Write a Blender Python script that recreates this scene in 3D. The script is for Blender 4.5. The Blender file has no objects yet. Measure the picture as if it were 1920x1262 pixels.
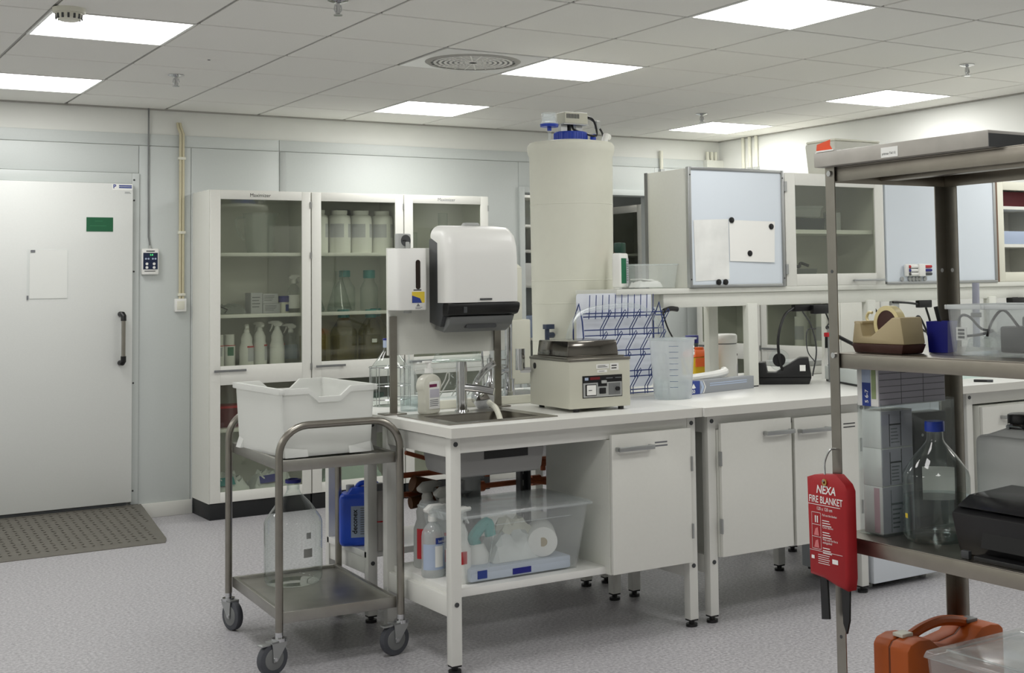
import bpy, bmesh, math, random
from mathutils import Vector, Matrix
random.seed(7)
S = bpy.context.scene
COL = S.collection
PI = math.pi

# ------------------------------------------------------------------ camera
cam_d = bpy.data.cameras.new('camera')
cam = bpy.data.objects.new('camera', cam_d)
COL.objects.link(cam)
S.camera = cam
CX, CY, F = 1229.264, 388.551, 2486.865
R0 = Vector((0.82334857, -0.56726843, -0.01742597))
R1 = Vector((0.01842647, 0.05740787, -0.99818075))
R2 = Vector((0.56723682, 0.82152959, 0.05771944))
cam_d.sensor_fit = 'HORIZONTAL'
cam_d.sensor_width = 36.0
cam_d.lens = F / 1920 * 36
cam_d.shift_x = (960 - CX) / 1920
cam_d.shift_y = (CY - 631) / 1920
cam_d.clip_start = 0.05
mw = Matrix.Identity(4)
for r in range(3):
    mw[r][0], mw[r][1], mw[r][2] = R0[r], -R1[r], -R2[r]
mw[2][3] = 1.415
cam.matrix_world = mw

# ------------------------------------------------------------------ world, exposure
w = bpy.data.worlds.new('world')
S.world = w
w.use_nodes = True
w.node_tree.nodes['Background'].inputs[0].default_value = (0.8, 0.85, 0.9, 1)
w.node_tree.nodes['Background'].inputs[1].default_value = 0.0      # the room is closed on all sides
w.cycles.sampling_method = 'NONE'
S.view_settings.view_transform = 'Standard'
S.view_settings.look = 'None'
S.view_settings.gamma = 1
S.view_settings.use_curve_mapping = False
S.view_settings.exposure = 0.4
S.cycles.max_bounces = 6
S.cycles.diffuse_bounces = 4
S.cycles.glossy_bounces = 3
S.cycles.transparent_max_bounces = 20
S.cycles.caustics_reflective = False
S.cycles.caustics_refractive = False
PANEL_STRENGTH = 9.0          # the LED ceiling panels are the only light of the room
PANEL_COLOR = (1.0, 0.995, 0.97)

# ------------------------------------------------------------------ materials
MATS = {}
def lin(c):
    return tuple(((v / 255) / 12.92 if v / 255 <= 0.04045 else ((v / 255 + 0.055) / 1.055) ** 2.4) for v in c) + (1,)
def nt(name):
    m = bpy.data.materials.new(name)
    m.use_nodes = True
    t = m.node_tree
    t.nodes.clear()
    o = t.nodes.new('ShaderNodeOutputMaterial')
    return m, t, o
def P(name, rgb, rough=0.5, metal=0.0, noise=0.0, nscale=40, bump=0.0, bscale=150, emit=0, spec=0.5, trans=0):
    if name in MATS: return MATS[name]
    m, t, o = nt(name)
    b = t.nodes.new('ShaderNodeBsdfPrincipled')
    t.links.new(b.outputs[0], o.inputs[0])
    c = lin(rgb)
    b.inputs['Base Color'].default_value = c
    b.inputs['Roughness'].default_value = rough
    b.inputs['Metallic'].default_value = metal
    b.inputs['Specular IOR Level'].default_value = spec
    if trans: b.inputs['Transmission Weight'].default_value = trans
    if emit:
        b.inputs['Emission Color'].default_value = c
        b.inputs['Emission Strength'].default_value = emit
    if noise or bump:
        tc = t.nodes.new('ShaderNodeTexCoord')
    if noise:
        n = t.nodes.new('ShaderNodeTexNoise')
        n.inputs['Scale'].default_value = nscale
        n.inputs['Detail'].default_value = 5
        t.links.new(tc.outputs['Object'], n.inputs['Vector'])
        mp = t.nodes.new('ShaderNodeMapRange')
        mp.inputs[1].default_value, mp.inputs[2].default_value = 0.3, 0.7
        mp.inputs[3].default_value, mp.inputs[4].default_value = 1 - noise, 1 + noise
        t.links.new(n.outputs[0], mp.inputs[0])
        x = t.nodes.new('ShaderNodeVectorMath')
        x.operation = 'SCALE'
        x.inputs[0].default_value = c[:3]
        t.links.new(mp.outputs[0], x.inputs['Scale'])
        t.links.new(x.outputs[0], b.inputs['Base Color'])
    if bump:
        n2 = t.nodes.new('ShaderNodeTexNoise')
        n2.inputs['Scale'].default_value = bscale
        n2.inputs['Detail'].default_value = 3
        t.links.new(tc.outputs['Object'], n2.inputs['Vector'])
        bp = t.nodes.new('ShaderNodeBump')
        bp.inputs['Strength'].default_value = bump
        bp.inputs['Distance'].default_value = 0.002
        t.links.new(n2.outputs[0], bp.inputs['Height'])
        t.links.new(bp.outputs[0], b.inputs['Normal'])
    MATS[name] = m
    return m
def GL(name, tint, rough=0.02, blend=0.25, edge=None, body=None, bodyfac=0.0, gloss=0.9):
    """thin clear or milky sheet: transparent, fresnel gloss, optional diffuse body"""
    if name in MATS: return MATS[name]
    m, t, o = nt(name)
    tr = t.nodes.new('ShaderNodeBsdfTransparent')
    tr.inputs[0].default_value = lin(tint)
    gs = t.nodes.new('ShaderNodeBsdfGlossy')
    gs.inputs['Roughness'].default_value = rough
    gs.inputs[0].default_value = (gloss, gloss, gloss, 1)
    lw = t.nodes.new('ShaderNodeLayerWeight')
    lw.inputs[0].default_value = 0.5
    pw = t.nodes.new('ShaderNodeMath'); pw.operation = 'POWER'; pw.inputs[1].default_value = 4.0
    t.links.new(lw.outputs['Facing'], pw.inputs[0])
    ml = t.nodes.new('ShaderNodeMath'); ml.operation = 'MULTIPLY_ADD'; ml.inputs[1].default_value = 0.3+blend; ml.inputs[2].default_value = 0.04
    t.links.new(pw.outputs[0], ml.inputs[0])
    cur = tr
    if edge:
        e = t.nodes.new('ShaderNodeBsdfTransparent')
        e.inputs[0].default_value = lin(edge)
        lf = t.nodes.new('ShaderNodeLayerWeight')
        lf.inputs[0].default_value = 0.35
        mm = t.nodes.new('ShaderNodeMixShader')
        t.links.new(lf.outputs['Facing'], mm.inputs[0])
        t.links.new(tr.outputs[0], mm.inputs[1])
        t.links.new(e.outputs[0], mm.inputs[2])
        cur = mm
    if bodyfac:
        d = t.nodes.new('ShaderNodeBsdfDiffuse')
        d.inputs[0].default_value = lin(body or tint)
        tl = t.nodes.new('ShaderNodeBsdfTranslucent')
        tl.inputs[0].default_value = lin(body or tint)
        dm = t.nodes.new('ShaderNodeMixShader')
        dm.inputs[0].default_value = 0.4
        t.links.new(d.outputs[0], dm.inputs[1])
        t.links.new(tl.outputs[0], dm.inputs[2])
        mm = t.nodes.new('ShaderNodeMixShader')
        mm.inputs[0].default_value = bodyfac
        t.links.new(cur.outputs[0], mm.inputs[1])
        t.links.new(dm.outputs[0], mm.inputs[2])
        cur = mm
    mx = t.nodes.new('ShaderNodeMixShader')
    t.links.new(ml.outputs[0], mx.inputs[0])
    t.links.new(cur.outputs[0], mx.inputs[1])
    t.links.new(gs.outputs[0], mx.inputs[2])
    t.links.new(mx.outputs[0], o.inputs[0])
    MATS[name] = m
    return m
def EM(name, col, st):
    m, t, o = nt(name)
    e = t.nodes.new('ShaderNodeEmission')
    e.inputs[0].default_value = (*col, 1)
    e.inputs[1].default_value = st
    t.links.new(e.outputs[0], o.inputs[0])
    MATS[name] = m
    return m
def floor_mat():
    m, t, o = nt('speckled_vinyl')
    b = t.nodes.new('ShaderNodeBsdfPrincipled')
    t.links.new(b.outputs[0], o.inputs[0])
    tc = t.nodes.new('ShaderNodeTexCoord')
    n = t.nodes.new('ShaderNodeTexNoise')
    n.inputs['Scale'].default_value = 75
    n.inputs['Detail'].default_value = 6
    n.inputs['Roughness'].default_value = 0.7
    t.links.new(tc.outputs['Object'], n.inputs['Vector'])
    r = t.nodes.new('ShaderNodeValToRGB')
    r.color_ramp.elements[0].position = 0.33
    r.color_ramp.elements[0].color = lin((136, 134, 140))
    r.color_ramp.elements[1].position = 0.62
    r.color_ramp.elements[1].color = lin((200, 198, 201))
    t.links.new(n.outputs[0], r.inputs[0])
    t.links.new(r.outputs[0], b.inputs['Base Color'])
    b.inputs['Roughness'].default_value = 0.38
    MATS['floor'] = m
    return m

M_floor = floor_mat()
M_tile = P('mineral_tile', (240, 239, 233), 0.9, noise=0.025, nscale=220, bump=0.25, bscale=260)
M_tbar = P('ceiling_grid', (172, 170, 164), 0.6)
M_slab = P('ceiling_slab', (64, 63, 60), 0.9)
M_wallp = P('wall_paint', (228, 229, 224), 0.8, noise=0.012, nscale=6)
M_wallr = P('wall_white', (238, 239, 235), 0.8, noise=0.01, nscale=5)
M_panel = P('wall_panel', (205, 210, 208), 0.45, noise=0.012, nscale=90)
M_strip = P('joint_strip', (176, 180, 178), 0.5)
M_door = P('door_white', (224, 226, 223), 0.42, noise=0.012, nscale=120)
M_base = P('baseboard_paint', (220, 220, 214), 0.5)
M_cab = P('cabinet_white', (232, 232, 225), 0.45, noise=0.01, nscale=60)
M_cabin = P('cabinet_inside', (190, 189, 180), 0.6)
M_cream = P('cream_laminate', (224, 225, 217), 0.5, noise=0.012, nscale=80)
M_top = P('worktop_laminate', (236, 236, 232), 0.3)
M_edge = P('worktop_edge', (222, 221, 214), 0.5)
M_black = P('black_plastic', (14, 14, 16), 0.4)
M_plinth = P('plinth_black', (20, 22, 24), 0.5)
M_grey = P('grey_plastic', (118, 120, 120), 0.45)
M_dgrey = P('dark_grey_plastic', (66, 68, 70), 0.45)
M_lgrey = P('light_grey_plastic', (176, 178, 176), 0.45)
M_alu = P('aluminium', (176, 178, 178), 0.38, 0.9)
M_steel = P('brushed_steel', (150, 146, 138), 0.3, 1.0, noise=0.06, nscale=18)
M_sheet = P('sheet_steel', (166, 164, 158), 0.36, 1.0, noise=0.06, nscale=14)
M_shelf = P('shelf_steel', (158, 152, 142), 0.32, 1.0, noise=0.05, nscale=20)
M_chrome = P('chrome', (205, 206, 208), 0.08, 1.0)
M_white = P('white_plastic', (240, 240, 236), 0.35)
M_paper = P('paper', (244, 244, 240), 0.8)
M_lav = P('lavender_paint', (186, 188, 204), 0.5)
M_leg = P('frame_paint', (228, 228, 222), 0.4)
M_glass = GL('clear_glass', (251, 253, 252), 0.01, 0.6, edge=(228, 235, 232))
M_pane = GL('cabinet_pane', (240, 242, 237), 0.02, 0.2, body=(200, 203, 196), bodyfac=0.025)  # grey diffuse body paints a faint reflection haze onto the glass
M_acry = GL('acrylic', (251, 253, 253), 0.03, 0.25, edge=(236, 240, 240), body=(240, 242, 242), bodyfac=0.03)
M_milk = GL('milky_box', (253, 254, 254), 0.15, 0.2, body=(252, 254, 254), bodyfac=0.12)
M_milk2 = GL('milky_lid', (252, 254, 254), 0.15, 0.2, body=(250, 253, 254), bodyfac=0.22)
M_amber = GL('brown_glass', (242, 238, 214), 0.03, 0.25, edge=(206, 200, 168), body=(190, 184, 140), bodyfac=0.08)
M_water = GL('water', (246, 250, 250), 0.0, 0.4, edge=(222, 230, 230))
def crate_mat():
    m, t, o = nt('crate_poly')
    d = t.nodes.new('ShaderNodeBsdfDiffuse'); d.inputs[0].default_value = lin((247, 248, 245))
    tl = t.nodes.new('ShaderNodeBsdfTranslucent'); tl.inputs[0].default_value = lin((248, 249, 246))
    g_ = t.nodes.new('ShaderNodeBsdfGlossy'); g_.inputs['Roughness'].default_value = 0.35
    a = t.nodes.new('ShaderNodeMixShader'); a.inputs[0].default_value = 0.45
    b = t.nodes.new('ShaderNodeMixShader'); b.inputs[0].default_value = 0.05
    t.links.new(d.outputs[0], a.inputs[1]); t.links.new(tl.outputs[0], a.inputs[2])
    t.links.new(a.outputs[0], b.inputs[1]); t.links.new(g_.outputs[0], b.inputs[2]); t.links.new(b.outputs[0], o.inputs[0])
    return m
M_crate = crate_mat()
M_tank = P('tank_poly', (226, 226, 212), 0.55, noise=0.012, nscale=20)
M_blue = P('blue_plastic', (34, 66, 176), 0.35)
M_dblue = P('deep_blue', (20, 26, 128), 0.4)
M_can = P('can_blue', (46, 92, 226), 0.3)
M_wire = P('blue_wire', (36, 58, 120), 0.35)
M_teal = P('teal_cap', (26, 138, 136), 0.4)
M_green = P('green_sign', (22, 92, 58), 0.5)
M_red = P('blanket_red', (166, 20, 28), 0.55, noise=0.04, nscale=14, bump=0.3, bscale=30)
M_redp = P('red_plastic', (190, 30, 40), 0.4)
M_maroon = P('maroon', (104, 30, 40), 0.6)
M_orange = P('case_orange', (180, 84, 18), 0.5, noise=0.02, nscale=60)
M_sharps = P('sharps_orange', (236, 104, 34), 0.4)
M_yellow = P('yellow_plastic', (226, 190, 30), 0.4)
M_tape = P('tape_beige', (176, 160, 124), 0.5)
M_brown = P('brown_base', (62, 30, 22), 0.45)
M_tapy = P('tape_roll', (226, 212, 160), 0.35)
M_copper = P('copper_pipe', (178, 100, 64), 0.4, 0.5)
M_rubber = P('wheel_rubber', (74, 76, 82), 0.6)
M_ink = P('ink_black', (24, 24, 26), 0.7)
M_inkg = P('ink_grey', (120, 122, 126), 0.7)
M_lab_b = P('label_blue', (40, 62, 140), 0.6)
M_lab_l = P('label_pale_blue', (176, 190, 214), 0.7)
M_lab_g = P('label_green', (22, 110, 74), 0.6)
M_lab_y = P('label_yellow', (222, 196, 60), 0.6)
M_lab_p = P('label_plum', (112, 26, 74), 0.6)
M_box = P('carton_grey', (196, 196, 202), 0.7)
M_boxd = P('carton_printed', (200, 197, 207), 0.7)
M_wb = P('whiteboard', (222, 230, 238), 0.14)
M_ivory = P('ivory_plastic', (228, 227, 212), 0.5)
M_bag = P('bag_white', (226, 230, 228), 0.6, noise=0.05, nscale=12)
M_khaki = P('ivory_metal', (204, 203, 188), 0.45)
M_screen = P('screen_navy', (18, 34, 66), 0.25)
M_led = EM('led_digits', (0.1, 0.9, 0.25), 1.2)
M_panel_e = EM('led_diffuser', PANEL_COLOR, PANEL_STRENGTH)
M_mat = P('checker_plate', (128, 124, 116), 0.42, 0.6, noise=0.05, nscale=20)

# ------------------------------------------------------------------ mesh builder
class MB:
    def __init__(s): s.v, s.f = [], []
    def add(s, vs, fs):
        k = len(s.v)
        s.v += [tuple(q) for q in vs]
        s.f += [tuple(i + k for i in f) for f in fs]
        return s
    def box(s, x0, x1, y0, y1, z0, z1):
        return s.add([(x0,y0,z0),(x1,y0,z0),(x1,y1,z0),(x0,y1,z0),(x0,y0,z1),(x1,y0,z1),(x1,y1,z1),(x0,y1,z1)],
                     [(0,3,2,1),(4,5,6,7),(0,1,5,4),(1,2,6,5),(2,3,7,6),(3,0,4,7)])
    def frus(s, a, b, z0, z1):           # a,b = (x0,x1,y0,y1) at z0 and z1
        return s.add([(a[0],a[2],z0),(a[1],a[2],z0),(a[1],a[3],z0),(a[0],a[3],z0),(b[0],b[2],z1),(b[1],b[2],z1),(b[1],b[3],z1),(b[0],b[3],z1)],
                     [(0,3,2,1),(4,5,6,7),(0,1,5,4),(1,2,6,5),(2,3,7,6),(3,0,4,7)])
    def cyl(s, p0, p1, r0, r1=None, n=16, caps=True):
        if r1 is None: r1 = r0
        p0, p1 = Vector(p0), Vector(p1)
        d = (p1 - p0).normalized()
        a = d.orthogonal().normalized(); b = d.cross(a)
        vs, fs = [], []
        for i in range(n):
            t = 2 * PI * i / n
            vs.append(p0 + (a * math.cos(t) + b * math.sin(t)) * r0)
        for i in range(n):
            t = 2 * PI * i / n
            vs.append(p1 + (a * math.cos(t) + b * math.sin(t)) * r1)
        for i in range(n):
            j = (i + 1) % n
            fs.append((i, j, n + j, n + i))
        if caps:
            fs.append(tuple(range(n - 1, -1, -1))); fs.append(tuple(range(n, 2 * n)))
        return s.add(vs, fs)
    def tube(s, pts, r, n=8, closed=False):
        pts = [Vector(p) for p in pts]
        m = len(pts)
        vs, fs = [], []
        up = None
        for i, p in enumerate(pts):
            if closed: d = pts[(i + 1) % m] - pts[i - 1]
            else: d = pts[min(i + 1, m - 1)] - pts[max(i - 1, 0)]
            d.normalize()
            if up is None: a = d.orthogonal().normalized()
            else:
                a = up - d * up.dot(d)
                a = a.normalized() if a.length > 1e-6 else d.orthogonal().normalized()
            up = a
            b = d.cross(a)
            for k in range(n):
                t = 2 * PI * k / n
                vs.append(p + (a * math.cos(t) + b * math.sin(t)) * r)
        for i in range(m if closed else m - 1):
            j = (i + 1) % m
            for k in range(n):
                l = (k + 1) % n
                fs.append((i*n+k, i*n+l, j*n+l, j*n+k))
        if not closed:
            fs.append(tuple(range(n - 1, -1, -1))); fs.append(tuple(range((m-1)*n, m*n)))
        return s.add(vs, fs)
    def lathe(s, prof, n=28, c=(0, 0)):
        vs, fs, rows = [], [], []
        for r, z in prof:
            if r < 1e-6:
                rows.append([len(vs)]); vs.append((c[0], c[1], z))
            else:
                rows.append(list(range(len(vs), len(vs) + n)))
                vs += [(c[0] + r*math.cos(2*PI*k/n), c[1] + r*math.sin(2*PI*k/n), z) for k in range(n)]
        for A, B in zip(rows, rows[1:]):
            if len(A) == 1 and len(B) == 1: continue
            for k in range(n):
                l = (k + 1) % n
                if len(A) == 1: fs.append((A[0], B[l], B[k]))
                elif len(B) == 1: fs.append((A[k], A[l], B[0]))
                else: fs.append((A[k], A[l], B[l], B[k]))
        return s.add(vs, fs)
    def prism(s, poly, a0, a1, axis='y'):
        n = len(poly)
        def q(p, a):
            return {'x': (a, p[0], p[1]), 'y': (p[0], a, p[1]), 'z': (p[0], p[1], a)}[axis]
        return s.add([q(p, a0) for p in poly] + [q(p, a1) for p in poly],
                     [tuple(range(n-1, -1, -1)), tuple(range(n, 2*n))] + [(i, (i+1) % n, n+(i+1) % n, n+i) for i in range(n)])
    def tub(s, w, d, h, tp=0.0, t=0.004, c=(0,0), z=0.0):   # open tapered box: top size w x d
        def rect(a, b, zz): return [(c[0]-a,c[1]-b,zz),(c[0]+a,c[1]-b,zz),(c[0]+a,c[1]+b,zz),(c[0]-a,c[1]+b,zz)]
        o0 = rect(w/2-tp, d/2-tp, z); o1 = rect(w/2, d/2, z+h)
        i1 = rect(w/2-t, d/2-t, z+h); i0 = rect(w/2-tp-t, d/2-tp-t, z+t)
        vs = o0 + o1 + i1 + i0
        fs = [(3,2,1,0)]
        for k in (0, 4, 8):
            for i in range(4):
                j = (i+1) % 4
                fs.append((k+i, k+j, k+4+j, k+4+i))
        fs.append((12,13,14,15))
        return s.add(vs, fs)

def rrect(x0, x1, y0, y1, r, n=5):
    out = []
    for cx_, cy_, a in ((x1-r,y0+r,-PI/2),(x1-r,y1-r,0),(x0+r,y1-r,PI/2),(x0+r,y0+r,PI)):
        for i in range(n+1):
            t = a + PI/2*i/n
            out.append((cx_+r*math.cos(t), cy_+r*math.sin(t)))
    return out
def arc(c, r, a0, a1, n, plane='xz', off=0.0):
    out = []
    for i in range(n+1):
        t = a0 + (a1-a0)*i/n
        u, v = c[0]+r*math.cos(t), c[1]+r*math.sin(t)
        out.append({'xz': (u, off, v), 'xy': (u, v, off), 'yz': (off, u, v)}[plane])
    return out
def smoothpath(pts, n=6):
    """Catmull-Rom through points"""
    P_ = [Vector(p) for p in pts]
    P_ = [P_[0]*2-P_[1]] + P_ + [P_[-1]*2-P_[-2]]
    out = []
    for i in range(1, len(P_)-2):
        a, b, c, d = P_[i-1:i+3]
        for k in range(n):
            t = k/n
            out.append(0.5*((2*b)+(c-a)*t+(2*a-5*b+4*c-d)*t*t+(3*b-a-3*c+d)*t**3))
    out.append(P_[-2])
    return out

def mesh_from(mb, name, mat, bevel=0, seg=2, smooth=True, ang=35):
    me = bpy.data.meshes.new(name)
    me.from_pydata(mb.v, [], mb.f)
    bm = bmesh.new()
    bm.from_mesh(me)
    bmesh.ops.recalc_face_normals(bm, faces=bm.faces)
    if bevel:
        es = [e for e in bm.edges if len(e.link_faces) == 2 and e.calc_face_angle(0) > 0.5]
        bmesh.ops.bevel(bm, geom=es, offset=bevel, segments=seg, affect='EDGES', profile=0.5, clamp_overlap=True)
    bm.to_mesh(me)
    bm.free()
    me.materials.append(mat)
    if smooth:
        me.polygons.foreach_set('use_smooth', [True]*len(me.polygons))
        me.set_sharp_from_angle(angle=math.radians(ang))
    return me
def obj(name, data, parent=None, loc=(0,0,0), rot=(0,0,0)):
    o = bpy.data.objects.new(name, data)
    COL.objects.link(o)
    o.location = loc
    o.rotation_euler = rot
    if parent: o.parent = parent
    return o
def tag(o, label=None, cat=None, group=None, kind=None):
    if label: o['label'] = label
    if cat: o['category'] = cat
    if group: o['group'] = group
    if kind: o['kind'] = kind
    return o
def thing(name, label, cat, loc=(0,0,0), rz=0, group=None):
    return tag(obj(name, None, None, loc, (0,0,rz)), label, cat, group)
def part(parent, name, mb, mat, bevel=0, label=None, seg=2, smooth=True, loc=(0,0,0), rot=(0,0,0), ang=35):
    o = obj(name, mesh_from(mb, name, mat, bevel, seg, smooth, ang), parent, loc, rot)
    if label: o['label'] = label
    return o
def solo(name, mb, mat, label, cat, loc=(0,0,0), rot=(0,0,0), group=None, bevel=0, seg=2):
    return tag(obj(name, mesh_from(mb, name, mat, bevel, seg), None, loc, rot), label, cat, group)
def struct(name, mb, mat, bevel=0, parent=None):
    o = obj(name, mesh_from(mb, name, mat, bevel), parent)
    if not parent: o['kind'] = 'structure'
    return o
def dup(root, loc, rz=None, label=None, group=None):
    def cp(o, p):
        c = o.copy(); COL.objects.link(c); c.parent = p
        for ch in [x for x in o.children]: cp(ch, c)
        return c
    r = cp(root, None)
    r.location = loc
    if rz is not None: r.rotation_euler = (0, 0, rz)
    if label: r['label'] = label
    if group: r['group'] = group
    return r
FRONT = (PI/2, 0, 0)          # lettering that faces -Y
LEFT = (PI/2, 0, -PI/2)       # lettering that faces -X
_txt = {}
def text(parent, body, size, loc, rot, mat, sx=1.0, name='lettering', align='LEFT', shear=0.0, bold=0.0):
    key = (body, align, shear, mat.name, bold)
    if key not in _txt:
        cu = bpy.data.curves.new('lettering', 'FONT')
        cu.body = body
        cu.align_x = align
        cu.size = 1
        cu.shear = shear
        cu.offset = bold
        cu.resolution_u = 3
        ob = bpy.data.objects.new('tmp_text', cu)
        COL.objects.link(ob)
        dg = bpy.context.evaluated_depsgraph_get()
        me = bpy.data.meshes.new_from_object(ob.evaluated_get(dg))
        me.materials.clear(); me.materials.append(mat)
        bpy.data.objects.remove(ob)
        bpy.data.curves.remove(cu)
        _txt[key] = me
    o = obj(name, _txt[key], parent, loc, rot)
    o.scale = (size*sx, size, size)
    return o
def lines(parent, x0, x1, z0, z1, n, y, mat, rot=False, h=0.35, rag=0.3):
    """rows of fine print as thin raised bars, facing -Y at depth y (or -X)"""
    mb = MB()
    for i in range(n):
        zz = z1 - (z1-z0)*(i+0.5)/n
        hh = (z1-z0)/n*h/2
        xe = x1 - (x1-x0)*random.random()*rag
        mb.box(x0, xe, y-0.0004, y, zz-hh, zz+hh)
    return part(parent, 'fine_print', mb, mat, smooth=False)

# ================================================================== SETTING
XL, XR, YF, YB, HC = -2.0, 6.73, -1.2, 8.80, 2.595
struct('floor', MB().box(XL-0.1, XR+1.6, YF-0.1, YB+3.2, -0.1, 0), M_floor)
struct('wall_left', MB().box(XL-0.1, XL, YF, YB, 0, 2.7), M_wallp)
struct('wall_front', MB().box(XL, XR, YF-0.1, YF, 0, 2.7), M_wallp)
struct('wall_right', MB().box(XR, XR+0.1, YF, YB, 0, 2.7), M_wallr)
OX0, OX1, OZ = 4.86, 6.02, 2.12           # opening into the next room
wb = MB()
wb.box(XL, OX0-0.02, YB, YB+0.12, 0, 2.7)
wb.box(OX1+0.02, XR+0.1, YB, YB+0.12, 0, 2.7)
wb.box(OX0-0.02, OX1+0.02, YB, YB+0.12, OZ+0.02, 2.7)
wall = struct('wall_back', wb, M_wallp)
# cladding panels of the back wall
def wpanel(x0, x1, z0, z1, y=8.788): part(wall, 'wall_panel', MB().box(x0, x1, y, YB, z0, z1), M_panel, 0.002)
for x0, x1 in ((XL, 0.6), (2.078, 2.40), (2.403, 2.986), (3.024, OX0-0.045), (OX1+0.045, 6.36), (6.363, 6.56)):
    wpanel(x0, x1, 0.0, 2.352)
wpanel(0.603, 2.075, 2.176, 2.352)
wpanel(OX0-0.043, OX1+0.043, OZ+0.045, 2.352)
for x0, x1 in ((XL, 2.984), (2.987, 6.56)):
    part(wall, 'wall_panel', MB().box(x0, x1, 8.792, YB, 2.355, 2.43), M_panel, 0.002)
part(wall, 'joint_strip', MB().box(2.986, 3.023, 8.782, 8.80, 0, 2.35), M_strip, 0.002)
part(wall, 'pilaster', MB().box(6.56, XR, 8.74, 8.80, 0, 2.43), M_cream)
tm = MB()
tm.box(OX0-0.045, OX0, 8.77, 8.93, 0, OZ+0.045); tm.box(OX1, OX1+0.045, 8.77, 8.93, 0, OZ+0.045); tm.box(OX0, OX1, 8.77, 8.93, OZ, OZ+0.045)
struct('trim_1', tm, M_panel, 0.003)
struct('baseboard_back', MB().box(2.085, 2.41, 8.772, 8.788, 0, 0.09).box(4.36, OX0-0.045, 8.772, 8.788, 0, 0.09).box(OX1+0.045, 6.56, 8.772, 8.788, 0, 0.09), M_base, 0.003)
# next room behind the opening
bk = MB()
bk.box(4.2, 4.3, 8.92, 11.6, 0, 2.7).box(7.9, 8.0, 8.92, 11.6, 0, 2.7).box(4.2, 8.0, 11.6, 11.7, 0, 2.7)
struct('wall_beyond', bk, M_panel)
struct('ceiling_beyond', MB().box(4.2, 8.0, 8.92, 11.7, 2.6, 2.7), M_tile)

# ceiling: slab with a grid of lay-in tiles
ceil = struct('ceiling', MB().box(XL-0.1, XR+0.1, YF-0.1, YB+0.12, 2.606, 2.72), M_slab)
VX = lambda i: 1.6436 + 0.6*i
RY = lambda j: 6.514 + 0.6*j
LIGHTS = [(i, j) for i in (-5, -1, 3, 7) for j in (2, -1, -4, -7)] + [(-1, -10), (3, -10)]
VENT = (2, -1)
me_tile = mesh_from(MB().box(0.008, 0.592, 0.008, 0.592, HC, 2.606), 'ceiling_tile', M_tile, 0.003, 1)
me_row = mesh_from(MB().box(0.008, 0.592, 0.008, YB-RY(3)-0.004, HC, 2.606), 'ceiling_tile', M_tile, 0.003, 1)
me_end = mesh_from(MB().box(0.008, XR-VX(8)-0.004, 0.008, 0.592, HC, 2.606), 'ceiling_tile', M_tile, 0.003, 1)
me_cor = mesh_from(MB().box(0.006, XR-VX(8)-0.004, 0.003, YB-RY(3)-0.004, HC, 2.606), 'ceiling_tile', M_tile, 0.003, 1)
for i in range(-3, 9):
    for j in range(-6, 4):
        if (i, j) in LIGHTS or (i, j) == VENT: continue
        me = me_cor if (i == 8 and j == 3) else me_end if i == 8 else me_row if j == 3 else me_tile
        obj('ceiling_tile', me, ceil, (VX(i), RY(j), 0))
far = MB()
for i in range(-6, 9):
    for j in range(-12, 4):
        if (i, j) in LIGHTS or (i >= -3 and j >= -6): continue
        x1 = min(VX(i)+0.594, XR); 
        if x1-VX(i) < 0.05 or VX(i) < XL or RY(j) < YF: continue
        far.box(VX(i)+0.006, x1, RY(j)+0.003, RY(j)+0.597, HC, 2.606)
part(ceil, 'ceiling_tile_field', far, M_tile, smooth=False)['kind'] = 'stuff'
g = MB()
for i in range(-3, 9): g.box(VX(i)-0.0055, VX(i)+0.0055, RY(-6), YB, 2.602, 2.606)
part(ceil, 'grid_bar', g, M_tbar, smooth=False)
struct('trim_2', MB().box(XL, XR, YB-0.012, YB, 2.585, HC+0.002).box(XR-0.012, XR, YF, YB, 2.585, HC+0.002), M_tbar)

LN = {(-1, -1): 'bright square ceiling light panel nearest the smoke detector, at upper left',
      (-1, 2): 'bright ceiling light panel cut by the left edge above the white door',
      (3, -1): 'bright square ceiling light panel beside the round ventilation grille',
      (3, 2): 'bright ceiling light panel above the middle of the glass cabinets',
      (3, -4): 'largest bright ceiling light panel, cut by the top edge of the picture',
      (7, -1): 'bright ceiling light panel high above the steel shelf, near right wall',
      (7, 2): 'farthest bright ceiling light panel, near the corner of the room'}
fr = MB()
for a in ((0.002,0.598,0.002,0.016),(0.002,0.598,0.584,0.598),(0.002,0.016,0.016,0.584),(0.584,0.598,0.016,0.584)):
    fr.box(a[0], a[1], a[2], a[3], HC-0.002, 2.604)
me_fr = mesh_from(fr, 'frame', M_white, 0.001, 1)
me_df = mesh_from(MB().add([(0.014,0.014,HC+0.001),(0.014,0.586,HC+0.001),(0.586,0.586,HC+0.001),(0.586,0.014,HC+0.001)], [(0,1,2,3)]), 'diffuser', M_panel_e, smooth=False)
for (i, j) in LIGHTS:
    if RY(j) < YF or VX(i) < XL: continue
    t = thing('ceiling_light', LN.get((i, j), 'square ceiling light panel outside the picture'), 'ceiling light', (VX(i), RY(j), 0), 0, 'recessed ceiling light panels')
    obj('frame', me_fr, t); obj('diffuser', me_df, t)
t = thing('ceiling_light', 'unseen ceiling light panel added to light the room beyond the doorway', 'ceiling light', (5.6, 9.8, 0.004))  # added out of view so that the next room is lit
obj('frame', me_fr, t); obj('diffuser', me_df, t)

t = thing('ceiling_light', 'second unseen ceiling light panel added to brighten the room beyond the doorway', 'ceiling light', (6.6, 9.5, 0.004))  # another unseen panel, added only to brighten the next room
obj('frame', me_fr, t); obj('diffuser', me_df, t)
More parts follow.
